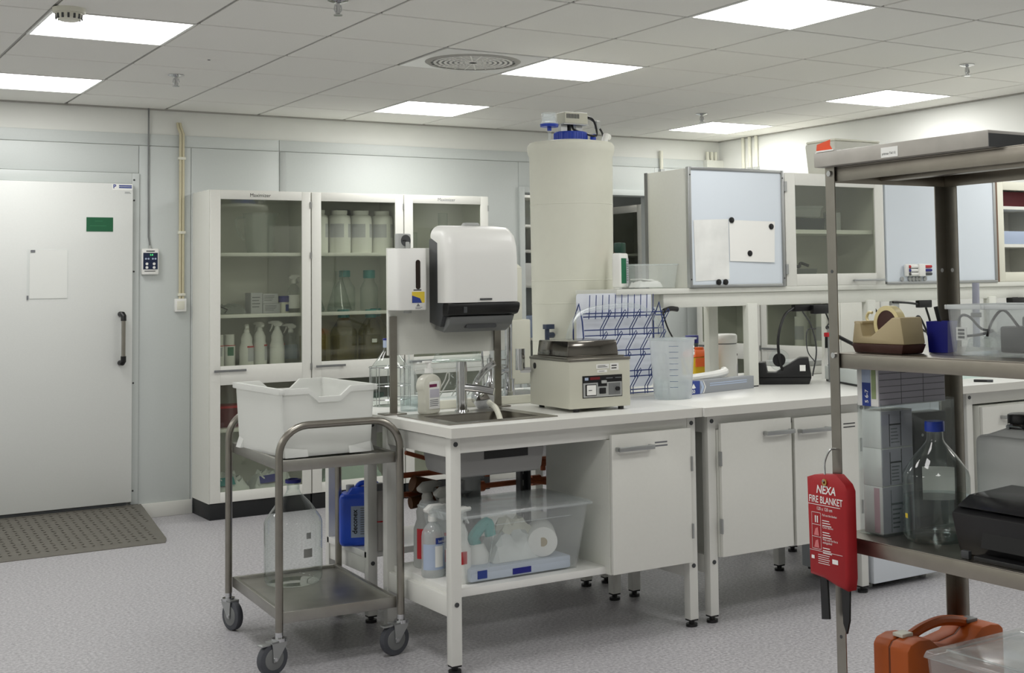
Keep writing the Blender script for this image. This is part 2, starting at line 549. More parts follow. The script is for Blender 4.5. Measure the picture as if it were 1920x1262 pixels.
# round swirl air grille
t = thing('ceiling_vent', 'square ceiling air vent with a round swirl grille', 'vent', (VX(2)+0.3, RY(-1)+0.3, HC))
part(t, 'panel', MB().box(-0.288, 0.288, -0.288, 0.288, -0.002, 0.01), M_white, 0.002)
part(t, 'rim', MB().lathe([(0.22,-0.008),(0.24,-0.008),(0.25,-0.002),(0.22,-0.002),(0.22,-0.008)], 40), M_tbar)
part(t, 'grille_backing', MB().lathe([(0,-0.0028),(0.222,-0.0028)], 40), M_dgrey)
sw = MB()
for ring in range(7):
    ra, rb = 0.03+0.027*ring, 0.03+0.027*ring+0.014
    sw.lathe([(ra,-0.007),(rb,-0.007),(rb,-0.003),(ra,-0.003),(ra,-0.007)], 36)
for k in range(24):
    a = 2*PI*k/24
    c, s_ = math.cos(a), math.sin(a)
    sw.add([(0.02*c-0.004*s_,0.02*s_+0.004*c,-0.0072),(0.02*c+0.004*s_,0.02*s_-0.004*c,-0.0072),(0.225*c+0.004*s_,0.225*s_-0.004*c,-0.0072),(0.225*c-0.004*s_,0.225*s_+0.004*c,-0.0072)],[(0,1,2,3)])
part(t, 'grille', sw, M_tile)

# sprinklers and ceiling fittings
def sprinkler(x, y, label):
    t = thing('sprinkler', label, 'sprinkler', (x, y, HC), 0, 'ceiling sprinklers')
    part(t, 'rosette', MB().lathe([(0,-0.012),(0.02,-0.012),(0.042,-0.004),(0.042,0),(0,0)], 20), M_chrome)
    part(t, 'stem', MB().cyl((0,0,-0.012), (0,0,-0.055), 0.008, n=10), M_chrome)
    part(t, 'frame_arm', MB().tube([(-0.012,0,-0.02),(-0.016,0,-0.04),(-0.004,0,-0.06)], 0.003, 6).tube([(0.012,0,-0.02),(0.016,0,-0.04),(0.004,0,-0.06)], 0.003, 6), M_chrome)
    part(t, 'deflector', MB().cyl((0,0,-0.06), (0,0,-0.064), 0.018, n=14), M_chrome)
sprinkler(1.93, 7.36, 'ceiling sprinkler above the tall cabinet, left part of the ceiling')
sprinkler(5.50, 7.38, 'ceiling sprinkler above the whiteboard cabinet')
sprinkler(5.56, 5.00, 'ceiling sprinkler above the steel shelf at right')
sprinkler(1.99, 5.14, 'ceiling sprinkler cut by the top edge of the picture')
t = thing('ceiling_sensor', 'flat round white sensor cap on the ceiling near a sprinkler', 'sensor', (1.937, 6.77, HC))
part(t, 'disc', MB().lathe([(0,-0.006),(0.05,-0.005),(0.06,0),(0,0)], 24), M_tile); part(t, 'sensor_eye', MB().cyl((0,0,-0.008),(0,0,-0.005),0.007,n=10), M_dgrey)
t = thing('smoke_detector', 'round ivory smoke detector beside the left ceiling light', 'smoke detector', (1.10, 5.84, HC))
part(t, 'base', MB().lathe([(0,-0.02),(0.062,-0.02),(0.064,0),(0,0)], 28), M_ivory)
part(t, 'chamber', MB().lathe([(0,-0.052),(0.035,-0.052),(0.05,-0.04),(0.052,-0.02),(0,-0.02)], 28), M_ivory)
for k in range(14):
    a = 2*PI*k/14
    part(t, 'slot', MB().box(0.048, 0.0535, -0.004, 0.004, -0.046, -0.026), M_dgrey, rot=(0,0,a))

# ------------------------------------------------------------------ cold room door
d = obj('door_1', None); d['kind'] = 'structure'; d['label'] = 'big white cold room door'
part(d, 'door_leaf', MB().box(0.7, 2.03, 8.735, 8.79, 0.117, 2.103), M_door, 0.004)
part(d, 'door_frame', MB().box(2.032, 2.077, 8.775, 8.79, 0.095, 2.174).box(0.6, 2.032, 8.775, 8.79, 2.106, 2.174), M_panel, 0.003)
part(d, 'door_sill', MB().box(0.6, 2.0, 8.745, 8.80, 0.0, 0.115), M_dgrey)
for z in (2.13, 2.0, 1.55, 0.85, 0.18):
    part(d, 'screw', MB().cyl((2.045,8.775,z),(2.045,8.772,z),0.006,n=8), M_dgrey)
h = part(d, 'handle', MB().tube([(1.967,8.69,1.01),(1.967,8.69,1.255)], 0.012, 12), M_steel, label='grey bar handle with black ends')
for z, sg in ((1.255, 1), (1.012, -1)):
    part(h, 'end_cap', MB().tube([(1.967,8.69,z-sg*0.012),(1.967,8.69,z+sg*0.018),(1.963,8.70,z+sg*0.03),(1.957,8.735,z+sg*0.03)], 0.0165, 10), M_black)
pl = part(d, 'maker_plate', MB().box(1.905, 2.025, 8.7335, 8.735, 2.06, 2.098), M_paper)
text(d, 'P', 0.034, (1.91, 8.733, 2.072), FRONT, M_lab_b, bold=0.03)
lines(d, 1.945, 2.022, 2.072, 2.094, 2, 8.733, M_lab_b, h=0.7, rag=0.05)
lines(d, 1.98, 2.018, 2.038, 2.052, 2, 8.7345, M_inkg)
t = solo('door_sign', MB().box(0,0.156,-0.002,0,0,0.088), M_green, 'dark green rectangular sign on the white door', 'sign', (1.755, 8.735, 1.80))
lines(t, 0.02, 0.135, 0.03, 0.04, 1, -0.0021, P('sign_text',(52,120,82),0.6)); lines(t, 0.05, 0.1, 0.06, 0.068, 1, -0.0021, MATS['sign_text'])
t = thing('taped_paper', 'white paper in a plastic sleeve taped to the white door', 'paper', (1.42, 8.735, 1.385))
part(t, 'sheet', MB().box(0.016,0.228,-0.003,-0.001,0.006,0.30), M_paper)
part(t, 'plastic_sleeve', MB().add([(0,-0.004,0),(0.232,-0.004,0),(0.232,-0.004,0.305),(0,-0.004,0.305)],[(0,1,2,3)]), GL('sleeve',(254,255,255),0.15,0.1))
part(t, 'tape', MB().box(0.02,0.045,-0.006,-0.0046,0.285,0.30), M_inkg); part(t, 'tape', MB().box(0,0.01,-0.006,-0.0046,0.0,0.025), M_inkg)

# door threshold ramp of checker plate
t = thing('ramp_mat', 'grey metal checker plate ramp in front of the white door', 'ramp', (0,0,0))
mb = MB()
a = [(0.62,7.85,0.004),(2.009,7.85,0.004),(2.035,7.93,0.012),(2.085,8.73,0.10),(0.62,8.73,0.10),(0.62,7.93,0.012)]
mb.add(a + [(x,y,0.0) for x,y,z in a], [(0,1,2,5),(5,2,3,4),(0,6,7,1),(1,7,8,2),(2,8,9,3),(3,9,10,4),(4,10,11,5),(5,11,6,0),(6,11,10,9,8,7)])
part(t, 'plate', mb, M_mat, smooth=False)
loz = MB()
for r in range(17):
    for q in range(30):
        x = 0.66+q*0.047; y = 7.95+r*0.047
        if x > 2.0+0.06*(y-7.9): continue
        z = 0.012+(y-7.93)*0.11
        sg = 1 if (r+q) % 2 else -1
        dx, dy = 0.012*1, 0.010*sg
        nx, ny = -dy*0.35, dx*0.35
        loz.add([(x-dx,y-dy,z-dy*0.11+0.0003),(x+nx,y+ny,z+0.0028),(x+dx,y+dy,z+dy*0.11+0.0003),(x-nx,y-ny,z+0.0028)],[(0,3,2,1)])
part(t, 'tread_pattern', loz, M_mat, smooth=False)['kind'] = 'stuff'

# wall fittings at left
t = thing('room_controller', 'small white wall controller with navy keypad beside the door', 'controller', (2.142, 8.788, 1.53))
part(t, 'housing', MB().box(-0.052,0.052,-0.032,0,0,0.165), M_white, 0.006)
part(t, 'keypad', MB().box(-0.044,0.044,-0.034,-0.031,0.033,0.138), M_screen)
part(t, 'top_slot', MB().box(-0.026,0.026,-0.034,-0.031,0.146,0.152), M_dgrey); part(t, 'bottom_slot', MB().box(-0.036,0.03,-0.034,-0.031,0.02,0.024), M_dgrey)
text(t, '5.8', 0.016, (-0.004,-0.0345,0.12), FRONT, M_led, name='digits')
for x in (-0.022, 0.022):
    for z in (0.045, 0.068): part(t, 'key', MB().cyl((x,-0.036,z),(x,-0.033,z),0.0085,n=14), M_white)
for x in (-0.028,-0.012,0.014,0.03): part(t, 'key', MB().cyl((x,-0.0355,0.1),(x,-0.033,0.1),0.006,n=10), M_lab_l)
cable = MB().tube([(0,-0.012,0.165),(0,-0.008,0.20),(-0.006,-0.006,0.24),(-0.008,-0.006,0.6),(-0.008,-0.006,1.064)], 0.005, 8)
part(t, 'cable', cable, M_grey); part(t, 'cable_gland', MB().cyl((0,-0.014,0.163),(0,-0.014,0.185),0.01,n=10), M_lgrey)
t = thing('junction_box', 'small white wall switch box below a pale conduit', 'switch box', (2.331, 8.788, 1.29))
part(t, 'box', MB().box(-0.036,0.036,-0.035,0,0,0.084), M_white, 0.005); part(t, 'rocker', MB().box(-0.025,0.022,-0.038,-0.034,0.014,0.068), M_ivory, 0.002)
cd = part(t, 'conduit', MB().tube([(0,-0.012,0.08),(0,-0.012,1.15),(-0.015,-0.010,1.19),(-0.016,0.0,1.22)], 0.0085, 8).tube([(0.018,-0.012,0.08),(0.018,-0.012,1.15),(0.003,-0.010,1.19),(0.0,0.0,1.22)], 0.0085, 8), P('conduit',(206,198,168),0.5), label='pale conduit pair')
for z in (0.1, 0.5, 0.98): part(t, 'clip', MB().box(-0.014,0.032,-0.024,0,z,z+0.018), M_ivory, 0.002)
def pipes(name, label, x, y, z0, z1, n, axis):
    t = thing(name, label, 'pipes', (x,y,z0))
    for k in range(n):
        o = (k*0.042,0,0) if axis == 'x' else (0,-k*0.085,0)
        part(t, 'pipe', MB().tube([(o[0],o[1],0),(o[0],o[1],z1-z0)], 0.014, 8), M_ivory)
        part(t, 'clip', MB().box(o[0]-0.018,o[0]+0.018,o[1]-0.018,o[1]+0.018,0.32,0.34), M_lgrey)
pipes('wall_conduits', 'three pale conduits on the back wall near the room corner', 6.585, 8.765, 2.0, 2.50, 3, 'x')
pipes('wall_conduits', 'three pale conduits on the right wall reaching the ceiling', 6.71, 8.45, 2.0, 2.59, 3, 'y')
pipes('wall_conduits', 'single pale conduit on the back wall left of the whiteboard cabinet', 6.12, 8.77, 2.0, 2.49, 1, 'x')
t = thing('wall_socket', 'small white wall switch on the cream pilaster', 'switch', (6.555, 8.74, 1.10))
part(t, 'plate', MB().box(-0.05,0.0,-0.012,0.045,0,0.11), M_white, 0.004); part(t, 'rocker', MB().box(-0.04,-0.01,-0.016,-0.011,0.02,0.09), M_lgrey, 0.002)

# ================================================================== TALL GLASS CABINETS
def glass_cabinet(label, loc, rz, wd=0.652, dp=0.385, ht=2.055, group='tall glass fronted cabinets', lettering=None, hinge=1, letmat=None):
    """front faces local -Y, origin at front left bottom corner"""
    t = thing('glass_cabinet', label, 'cabinet', loc, rz, group)
    part(t, 'plinth', MB().box(0.004, wd-0.004, 0.012, dp, 0, 0.10), M_plinth, 0.002)
    b = MB()
    b.box(0, 0.018, 0.02, dp, 0.10, ht).box(wd-0.018, wd, 0.02, dp, 0.10, ht).box(0.018, wd-0.018, dp-0.01, dp, 0.10, ht)
    b.box(0.018, wd-0.018, 0.02, dp-0.01, 0.10, 0.118).box(0.018, wd-0.018, 0.02, dp-0.01, ht-0.018, ht)
    part(t, 'body', b, M_cab)
    for z in (0.555, 0.935, 1.268, 1.658):
        part(t, 'shelf', MB().box(0.018, wd-0.018, 0.0205, dp-0.01, z-0.022, z), M_cab, 0.002)
    e0, e1 = 0.066, wd-0.062
    dr = MB()
    dr.box(0.003, e0, 0, 0.019, 0.104, ht-0.003).box(e1, wd-0.003, 0, 0.019, 0.104, ht-0.003)
    for za, zb in ((0.104, 0.168), (0.83, 0.948), (1.996, ht-0.003)): dr.box(e0, e1, 0, 0.019, za, zb)
    dd = part(t, 'door', dr, M_cab, 0.0015)
    for za, zb in ((0.168, 0.83), (0.948, 1.996)):
        part(dd, 'pane', MB().box(e0, e1, 0.008, 0.012, za, zb), M_pane, smooth=False)
    part(dd, 'handle', MB().box(0.022, 0.222, -0.026, -0.018, 0.912, 0.926).box(0.03, 0.045, -0.02, 0, 0.913, 0.925).box(0.2, 0.215, -0.02, 0, 0.913, 0.925), M_grey, 0.002)
    for z in (1.95, 1.62, 0.9, 0.3):
        part(dd, 'hinge', MB().box(wd-0.006 if hinge > 0 else 0.0, wd+0.0 if hinge > 0 else 0.006, -0.006, 0.002, z, z+0.04), M_alu)
    if lettering: text(dd, lettering, 0.032, (0.25, -0.0006, 2.014), FRONT, letmat or M_ink)
    return t
glass_cabinet('leftmost tall white glass door cabinet standing next to the white door', (2.412, 8.40, 0), 0, lettering='Maximizer')
glass_cabinet('middle tall white glass door cabinet with white jars on its top shelf', (3.066, 8.40, 0), 0, wd=0.648)
glass_cabinet('rightmost tall glass door cabinet on the back wall, behind the towel dispenser', (3.716, 8.40, 0), 0, wd=0.644, lettering='Maximizer', letmat=M_inkg)
# two more along the right wall, facing -X
glass_cabinet('tall glass door cabinet on the right wall next to the pilaster', (6.32, 8.60, 0), -PI/2, wd=0.80, dp=0.40, group='tall cabinets on the right wall')
glass_cabinet('tall glass door cabinet on the right wall behind the desk tape dispenser', (6.32, 7.79, 0), -PI/2, wd=0.86, dp=0.40, group='tall cabinets on the right wall')

# ---- bottle makers
def lathe_part(t, name, prof, mat, n=24, label=None): return part(t, name, MB().lathe(prof, n), mat, label=label, ang=50)
def band(t, r, z0, z1, mat, a0=0.0, a1=2*PI, n=20, name='label'):
    """a curved printed label wrapped on a round body; angle 0 = local -Y"""
    mb = MB(); vs = []; fs = []
    for i in range(n+1):
        a = a0+(a1-a0)*i/n - PI/2
        vs += [(r*math.cos(a), r*math.sin(a), z0), (r*math.cos(a), r*math.sin(a), z1)]
    for i in range(n): fs.append((2*i, 2*i+2, 2*i+3, 2*i+1))
    mb.add(vs, fs)
    return part(t, name, mb, mat)
VIEW = 0.60            # labels of round things are turned towards the room's open side
def spray_bottle(label, loc, rz=0.0, s=1.0, body=None, lab=M_lab_l, head=M_white, stripe=None, extra=None, group='spray bottles', flare=False):
    t = thing('spray_bottle', label, 'spray bottle', loc, rz, group)
    t.scale = (s, s, s)
    bm_ = body or M_white
    pr = [(0,0),(0.04,0),(0.043,0.006),(0.043,0.15),(0.04,0.168),(0.026,0.19),(0.016,0.20),(0.016,0.21),(0,0.21)]
    if flare: pr = [(0,0),(0.042,0),(0.045,0.006),(0.044,0.12),(0.034,0.15),(0.036,0.175),(0.024,0.205),(0.016,0.215),(0,0.215)]
    lathe_part(t, 'body', pr, bm_)
    if lab: band(t, 0.0438 if not flare else 0.0455, 0.03, 0.125, lab, -1.5, 1.5)
    if stripe: band(t, 0.0444 if not flare else 0.046, 0.118, 0.128, stripe, -1.6, 1.6, name='stripe')
    if extra: band(t, 0.0446 if not flare else 0.0462, 0.07, 0.115, extra, -0.9, 0.1, name='printed_patch')
    lathe_part(t, 'collar', [(0,0.205),(0.018,0.205),(0.018,0.222),(0.013,0.236),(0,0.236)], head, 16)
    hd = part(t, 'trigger_head', MB().prism([(-0.022,0.234),(0.016,0.234),(0.02,0.248),(0.046,0.25),(0.046,0.262),(0.03,0.268),(-0.012,0.268),(-0.036,0.252),(-0.034,0.242)], -0.012, 0.012, 'y'), head, 0.003)
    part(hd, 'trigger', MB().prism([(0.02,0.246),(0.034,0.246),(0.038,0.225),(0.048,0.205),(0.043,0.202),(0.03,0.222)], -0.006, 0.006, 'y'), head, 0.0015)
    part(hd, 'nozzle', MB().cyl((0.046,0,0.256),(0.055,0,0.256),0.008,n=10), head)
    return t
def jar(label, loc, r=0.075, h=0.285, group='white jars on the top shelf'):
    t = thing('plastic_jar', label, 'jar', loc, VIEW*0.4, group)
    lathe_part(t, 'body', [(0,0),(r*0.95,0),(r,0.008),(r,h*0.8),(r*0.92,h*0.87),(r*0.66,h*0.9),(r*0.66,h*0.93),(0,h*0.93)], M_white)
    lathe_part(t, 'lid', [(0,h*0.92),(r*0.7,h*0.92),(r*0.7,h),(0,h)], M_white)
    band(t, r*1.004, h*0.36, h*0.68, M_box, -1.5, -0.2); band(t, r*1.004, h*0.36, h*0.68, M_box, 0.25, 1.5)
    return t
def lab_bottle(label, loc, r, h, glass, cap, liquid=None, fill=0.5, group=None, rz=0.0, neck=0.26, capr=1.35, name='lab_bottle', caph=0.1, sh=0.56):
    t = thing(name, label, 'bottle', loc, rz, group)
    lathe_part(t, 'body', [(0,0.004),(r*0.6,0.0),(r*0.9,0.0),(r*0.985,h*0.03),(r,h*0.07),(r,h*(sh-0.02)),(r*0.95,h*(sh+0.03)),(r*0.62,h*(sh+0.16)),(r*neck*1.2,h*(sh+0.27)),(r*neck,h*(sh+0.3)),(r*neck,h*0.97),(r*neck*0.86,h*0.97),(r*neck*0.86,h*0.9)], glass, 36)
    if cap: lathe_part(t, 'cap', [(0,h),(r*neck*capr*0.95,h),(r*neck*capr,h*0.99),(r*neck*capr,h*(1-caph)),(0,h*(1-caph))], cap, 24)
    if liquid: lathe_part(t, 'liquid', [(0,0.008),(r*0.9,0.008),(r*0.96,h*0.05),(r*0.965,h*fill),(0,h*fill)], liquid, 32)
    return t
def carton(name, label, loc, size, mat, rz=0, group=None, print_=True, cat='box'):
    x, y, z = size
    t = thing(name, label, cat, loc, rz, group)
    part(t, 'carton', MB().box(0,x,0,y,0,z), mat, 0.0015)
    if print_: lines(t, x*0.1, x*0.8, z*0.25, z*0.85, 4, -0.0004, M_inkg, h=0.3)
    return t

# ---- contents of the left cabinet
YI = 8.56
sh = [0.118, 0.555, 0.935, 1.268, 1.658]
def jug(label, loc, r, h, mat):
    t = thing('measuring_jug', label, 'jug', loc, 0)
    lathe_part(t, 'body', [(0,0.002),(r*0.78,0),(r*0.8,0.004),(r,h),(r*1.03,h),(r*0.98,h*0.98),(r*0.77,0.006),(0,0.006)], mat, 30)
    part(t, 'handle', MB().tube(smoothpath([(-r*0.95,0,h*0.9),(-r*1.45,0,h*0.85),(-r*1.4,0,h*0.6),(-r*1.1,0,h*0.38),(-r*0.88,0,h*0.35)]), 0.008, 8), mat)
    part(t, 'spout', MB().add([(r*0.95,-0.03,h),(r*1.3,0,h*1.01),(r*0.95,0.03,h),(r*0.92,0,h*0.8)],[(0,1,3),(1,2,3)]), mat)
M_jug = GL('jug_plastic', (248,250,249), 0.2, 0.2, body=(240,242,240), bodyfac=0.16)
jug('big clear measuring jug on the top shelf of the left cabinet', (2.79, YI+0.04, sh[4]), 0.105, 0.262, M_jug)
carton('glove_box', 'upright grey carton beside the two small stacked boxes', (2.72, YI, sh[3]), (0.075, 0.12, 0.135), M_box)
carton('small_box', 'lower of two small grey boxes stacked in the left cabinet', (2.80, YI, sh[3]), (0.112, 0.11, 0.062), M_box, group='small boxes stacked in the left cabinet')
carton('small_box', 'upper of two small grey boxes stacked in the left cabinet', (2.797, YI, sh[3]+0.0625), (0.10, 0.11, 0.065), M_box, group='small boxes stacked in the left cabinet')
t = thing('small_tub', 'small tub with blue lid and blue label in the left cabinet', 'tub', (2.947, YI+0.03, sh[3]), 0.2)
lathe_part(t, 'body', [(0,0),(0.032,0),(0.033,0.07),(0,0.07)], M_ivory); lathe_part(t, 'lid', [(0,0.07),(0.036,0.07),(0.036,0.11),(0,0.11)], M_dblue); band(t, 0.0336, 0.01, 0.055, M_lab_b, -0.2, 1.2)
spray_bottle('clear squeeze bottle with oval white label on the middle shelf', (3.01, YI+0.02, sh[3]), 0, 0.93, M_jug, M_paper, M_white)
t = thing('folded_bag', 'crumpled clear bag lying at left on the middle cabinet shelf', 'bag', (2.50, YI, sh[3]))
def crumple(w_, d_, h_, seed, n=12):
    rnd = random.Random(seed); mb = MB(); vs = []; fs = []
    for i in range(n+1):
        for j in range(n+1):
            u, v = i/n, j/n
            e = min(u, 1-u, v, 1-v)*2
            z = h_*(min(1, e*2.2))**0.6*(0.55+0.45*rnd.random())+0.002
            vs.append((u*w_+rnd.uniform(-.01,.01)*w_*4*e, v*d_+rnd.uniform(-.01,.01)*d_*4*e, z if e > 0 else 0.002))
    for i in range(n):
        for j in range(n):
            a_ = i*(n+1)+j
            fs.append((a_, a_+n+1, a_+n+2, a_+1))
    mb.add(vs, fs)
    k = len(mb.v)
    mb.add([(0,0,0),(w_,0,0),(w_,d_,0),(0,d_,0)], [(3,2,1,0)])
    return mb
part(t, 'bag', crumple(0.2, 0.14, 0.07, 3), GL('clear_bag',(235,238,238),0.12,0.3,body=(226,230,230),bodyfac=0.25)); part(t, 'clip', MB().tube([(0.03,0.02,0.05),(0.07,0.0,0.03),(0.05,-0.01,0.008)], 0.004, 6), M_black)
for i, (x, hs, kind, lb) in enumerate([(2.505,0.80,'can','white bottle half hidden by the left frame of the left cabinet'),(2.585,0.86,'can','white bottle with green patch low in the left cabinet'),
        (2.685,1.0,'sp','white spray bottle with thin red line, left of its twin'),(2.78,1.04,'sp','white spray bottle with thin red line in the middle of the low shelf'),
        (2.885,1.06,'spg','white spray bottle with green stripe on the low shelf'),(2.985,0.98,'blue','clear spray bottle with large blue label on the low shelf')]):
    loc = (x, YI-0.02+0.03*(i % 2), sh[2])
    if kind == 'can':
        t = thing('cleaner_bottle', lb, 'bottle', loc, 0.3, 'cleaner bottles on the low shelf')
        lathe_part(t, 'body', [(0,0),(0.034,0),(0.036,0.005),(0.036,0.13),(0.03,0.145),(0,0.145)], M_white)
        lathe_part(t, 'cap', [(0,0.145),(0.031,0.145),(0.03,0.205),(0,0.205)], M_white); band(t, 0.0368, 0.132, 0.137, M_redp, -1.6, 1.6, name='stripe')
        band(t, 0.0368, 0.07, 0.125, M_lab_g if i == 1 else M_box, -0.9, 0.2)
    else:
        spray_bottle(lb, loc, 0.4+0.5*i, hs, M_jug if kind == 'blue' else M_white, M_lab_l if kind == 'blue' else M_box, M_white, None if kind == 'blue' else M_redp, M_lab_g if kind == 'spg' else None, 'spray bottles in the left cabinet', flare=True)
# lower part of the left cabinet: red box and bags
t = thing('red_bin', 'dark red plastic box behind the lower glass of the left cabinet', 'box', (2.62, YI+0.04, sh[1]))
part(t, 'tub', MB().tub(0.26,0.2,0.12,0.015,0.005), M_maroon); part(t, 'lid', MB().box(-0.135,0.135,-0.105,0.105,0.12,0.135), M_redp, 0.004)
for k, (x, y, ww, hh, lb) in enumerate([(2.44,8.46,0.26,0.15,'white plastic bag with teal print at the bottom of the left cabinet'),(2.71,8.46,0.28,0.14,'white plastic bag with dark blue print at the bottom of the left cabinet')]):
    t = thing('plastic_bag', lb, 'bag', (x, y, sh[0]), 0, 'plastic bags at the bottom of the left cabinet')
    part(t, 'bag', crumple(ww, 0.26, hh, 11+k, 14), M_bag)
    part(t, 'printed_patch', MB().add([(ww*0.15,0.012,hh*0.5),(ww*0.6,0.012,hh*0.55),(ww*0.58,0.05,hh*0.86),(ww*0.17,0.05,hh*0.8)],[(0,1,2,3)]), M_teal if k == 0 else M_dblue)
# ---- middle cabinet
for k, (x, lb) in enumerate([(3.16,'white jar partly hidden by the left door frame, top shelf'),(3.318,'second white jar from the left on the top shelf'),(3.47,'third white jar from the left on the top shelf'),(3.622,'rightmost white jar on the top shelf of the middle cabinet')]):
    jar(lb, (x, YI, sh[4]+0.002))
t = thing('lidded_can', 'can with a black lid behind the white jars', 'can', (3.40, YI+0.13, sh[4]))
part(t, 'can', MB().lathe([(0,0),(0.07,0),(0.07,0.26),(0,0.26)], 20), M_ivory); part(t, 'lid', MB().lathe([(0,0.26),(0.05,0.26),(0.045,0.30),(0,0.30)], 20), M_black)
def flask(label, loc, r, h):
    t = thing('conical_flask', label, 'flask', loc, 0, 'glass flasks in the middle cabinet')
    lathe_part(t, 'body', [(0,0.003),(r*0.92,0),(r,0.012),(r*0.97,0.02),(r*0.36,h*0.72),(r*0.3,h*0.8),(r*0.3,h*0.97),(r*0.36,h),(r*0.3,h)], M_glass, 30)
    lathe_part(t, 'liquid', [(0,0.005),(r*0.9,0.005),(r*0.95,0.012),(r*0.93,0.03),(0,0.03)], M_water, 24)
flask('conical glass flask in front on the shelf of the middle cabinet', (3.315, YI, sh[3]), 0.083, 0.27)
flask('conical glass flask half hidden by the left frame of the middle cabinet', (3.135, YI+0.02, sh[3]), 0.083, 0.26)
lab_bottle('clear lab bottle with teal cap behind the conical flask', (3.40, YI+0.12, sh[3]), 0.07, 0.275, M_glass, M_teal, neck=0.36, capr=1.5, caph=0.16)
lab_bottle('clear lab bottle with teal cap standing alone on its shelf', (3.54, YI+0.03, sh[3]), 0.06, 0.275, M_glass, M_teal, neck=0.45, capr=1.5, caph=0.2)
lab_bottle('brownish bottle half hidden by the left frame of the middle cabinet', (3.13, YI, sh[2]), 0.085, 0.33, M_amber, M_teal, M_amber, 0.45, group='brown bottles with teal caps', neck=0.3, caph=0.16)
lab_bottle('brownish bottle with teal cap at the left of the low shelf', (3.345, YI, sh[2]), 0.088, 0.345, M_amber, M_teal, M_amber, 0.5, group='brown bottles with teal caps', neck=0.33, caph=0.16)
tb = lab_bottle('brownish bottle with small white tag on the low shelf', (3.53, YI-0.02, sh[2]), 0.085, 0.34, M_amber, M_teal, M_amber, 0.5, group='brown bottles with teal caps', neck=0.33, caph=0.16)
band(tb, 0.0865, 0.12, 0.145, M_paper, -0.3, 0.1)
lab_bottle('brownish bottle with teal cap at the back of the low shelf', (3.62, YI+0.11, sh[2]), 0.085, 0.345, M_amber, M_teal, None, group='brown bottles with teal caps', neck=0.33, caph=0.16)
t = thing('green_tub', 'dark green plastic tub behind the lower glass of the middle cabinet', 'tub', (3.40, YI+0.03, sh[1])); part(t, 'body', MB().tub(0.4,0.22,0.16,0.02,0.006), P('bottle_green',(30,84,70),0.5), 0); part(t, 'handle', MB().tube([(-0.2,0,0.15),(-0.18,0,0.2),(0.18,0,0.2),(0.2,0,0.15)],0.006,8), M_dgrey)
t = thing('plastic_bag', 'pale green tinted bag at the bottom of the middle cabinet', 'bag', (3.14, 8.46, sh[0])); part(t, 'bag', crumple(0.46,0.26,0.2,21,14), P('bag_green',(196,214,206),0.6)); part(t, 'tie', MB().tube([(0.2,0.1,0.18),(0.22,0.1,0.21),(0.24,0.1,0.2)],0.004,6), M_teal)
# ---- right cabinet: glass cylinders
def gcyl(label, loc, r, h):
    t = thing('glass_cylinder', label, 'cylinder', loc, 0, 'glass measuring cylinders')
    lathe_part(t, 'foot', [(0,0),(r*1.9,0),(r*1.8,0.012),(r,0.02),(0,0.02)], M_glass, 20)
    lathe_part(t, 'tube', [(0,0.02),(r,0.02),(r,h),(r*1.1,h+0.003),(r*0.9,h)], M_glass, 20)
gcyl('tall glass measuring cylinder in the right cabinet', (4.09, 8.58, sh[4]), 0.034, 0.28); gcyl('shorter glass measuring cylinder in the right cabinet', (3.86, 8.58, sh[4]), 0.03, 0.14)
t = thing('glass_stopper', 'faceted clear stopper shining in the right cabinet', 'stopper', (3.99, 8.50, sh[4])); lathe_part(t, 'neck', [(0,0),(0.018,0),(0.02,0.10),(0,0.10)], M_glass, 12); lathe_part(t, 'knob', [(0,0.10),(0.018,0.105),(0.034,0.135),(0.03,0.16),(0.012,0.172),(0,0.172)], M_chrome, 10)
# ---- right wall cabinets
for k, (y, h_, lb) in enumerate([(7.52, 0.22, 'white bottle with black print behind the dark glass, right wall cabinet'),(7.28, 0.26, 'white canister behind the dark glass of the right wall cabinet')]):
    t = thing('white_canister', lb, 'canister', (6.5, y, sh[2]), -PI/2); lathe_part(t, 'body', [(0,0),(0.06,0),(0.06,h_),(0,h_)], M_white); lathe_part(t, 'cap', [(0,h_),(0.045,h_),(0.045,h_+0.05),(0,h_+0.05)], M_white); band(t, 0.061, 0.05, 0.15, M_box, -1, 1)
t = thing('yellow_tub', 'yellow container behind the dark glass of the right wall cabinet', 'tub', (6.46, 7.08, sh[2]), 0); lathe_part(t, 'body', [(0,0),(0.07,0),(0.08,0.2),(0,0.2)], M_yellow); lathe_part(t, 'lid', [(0,0.2),(0.084,0.2),(0.084,0.22),(0,0.22)], M_white)
t = thing('plastic_funnel', 'pale conical funnel behind the dark glass near the pilaster', 'funnel', (6.52, 8.1, sh[2])); lathe_part(t, 'cone', [(0.012,0.0),(0.012,0.06),(0.08,0.14),(0.082,0.145),(0.078,0.14),(0.01,0.06)], M_white); lathe_part(t, 'ring', [(0.05,0),(0.06,0),(0.06,0.01),(0.05,0.01),(0.05,0)], M_grey)
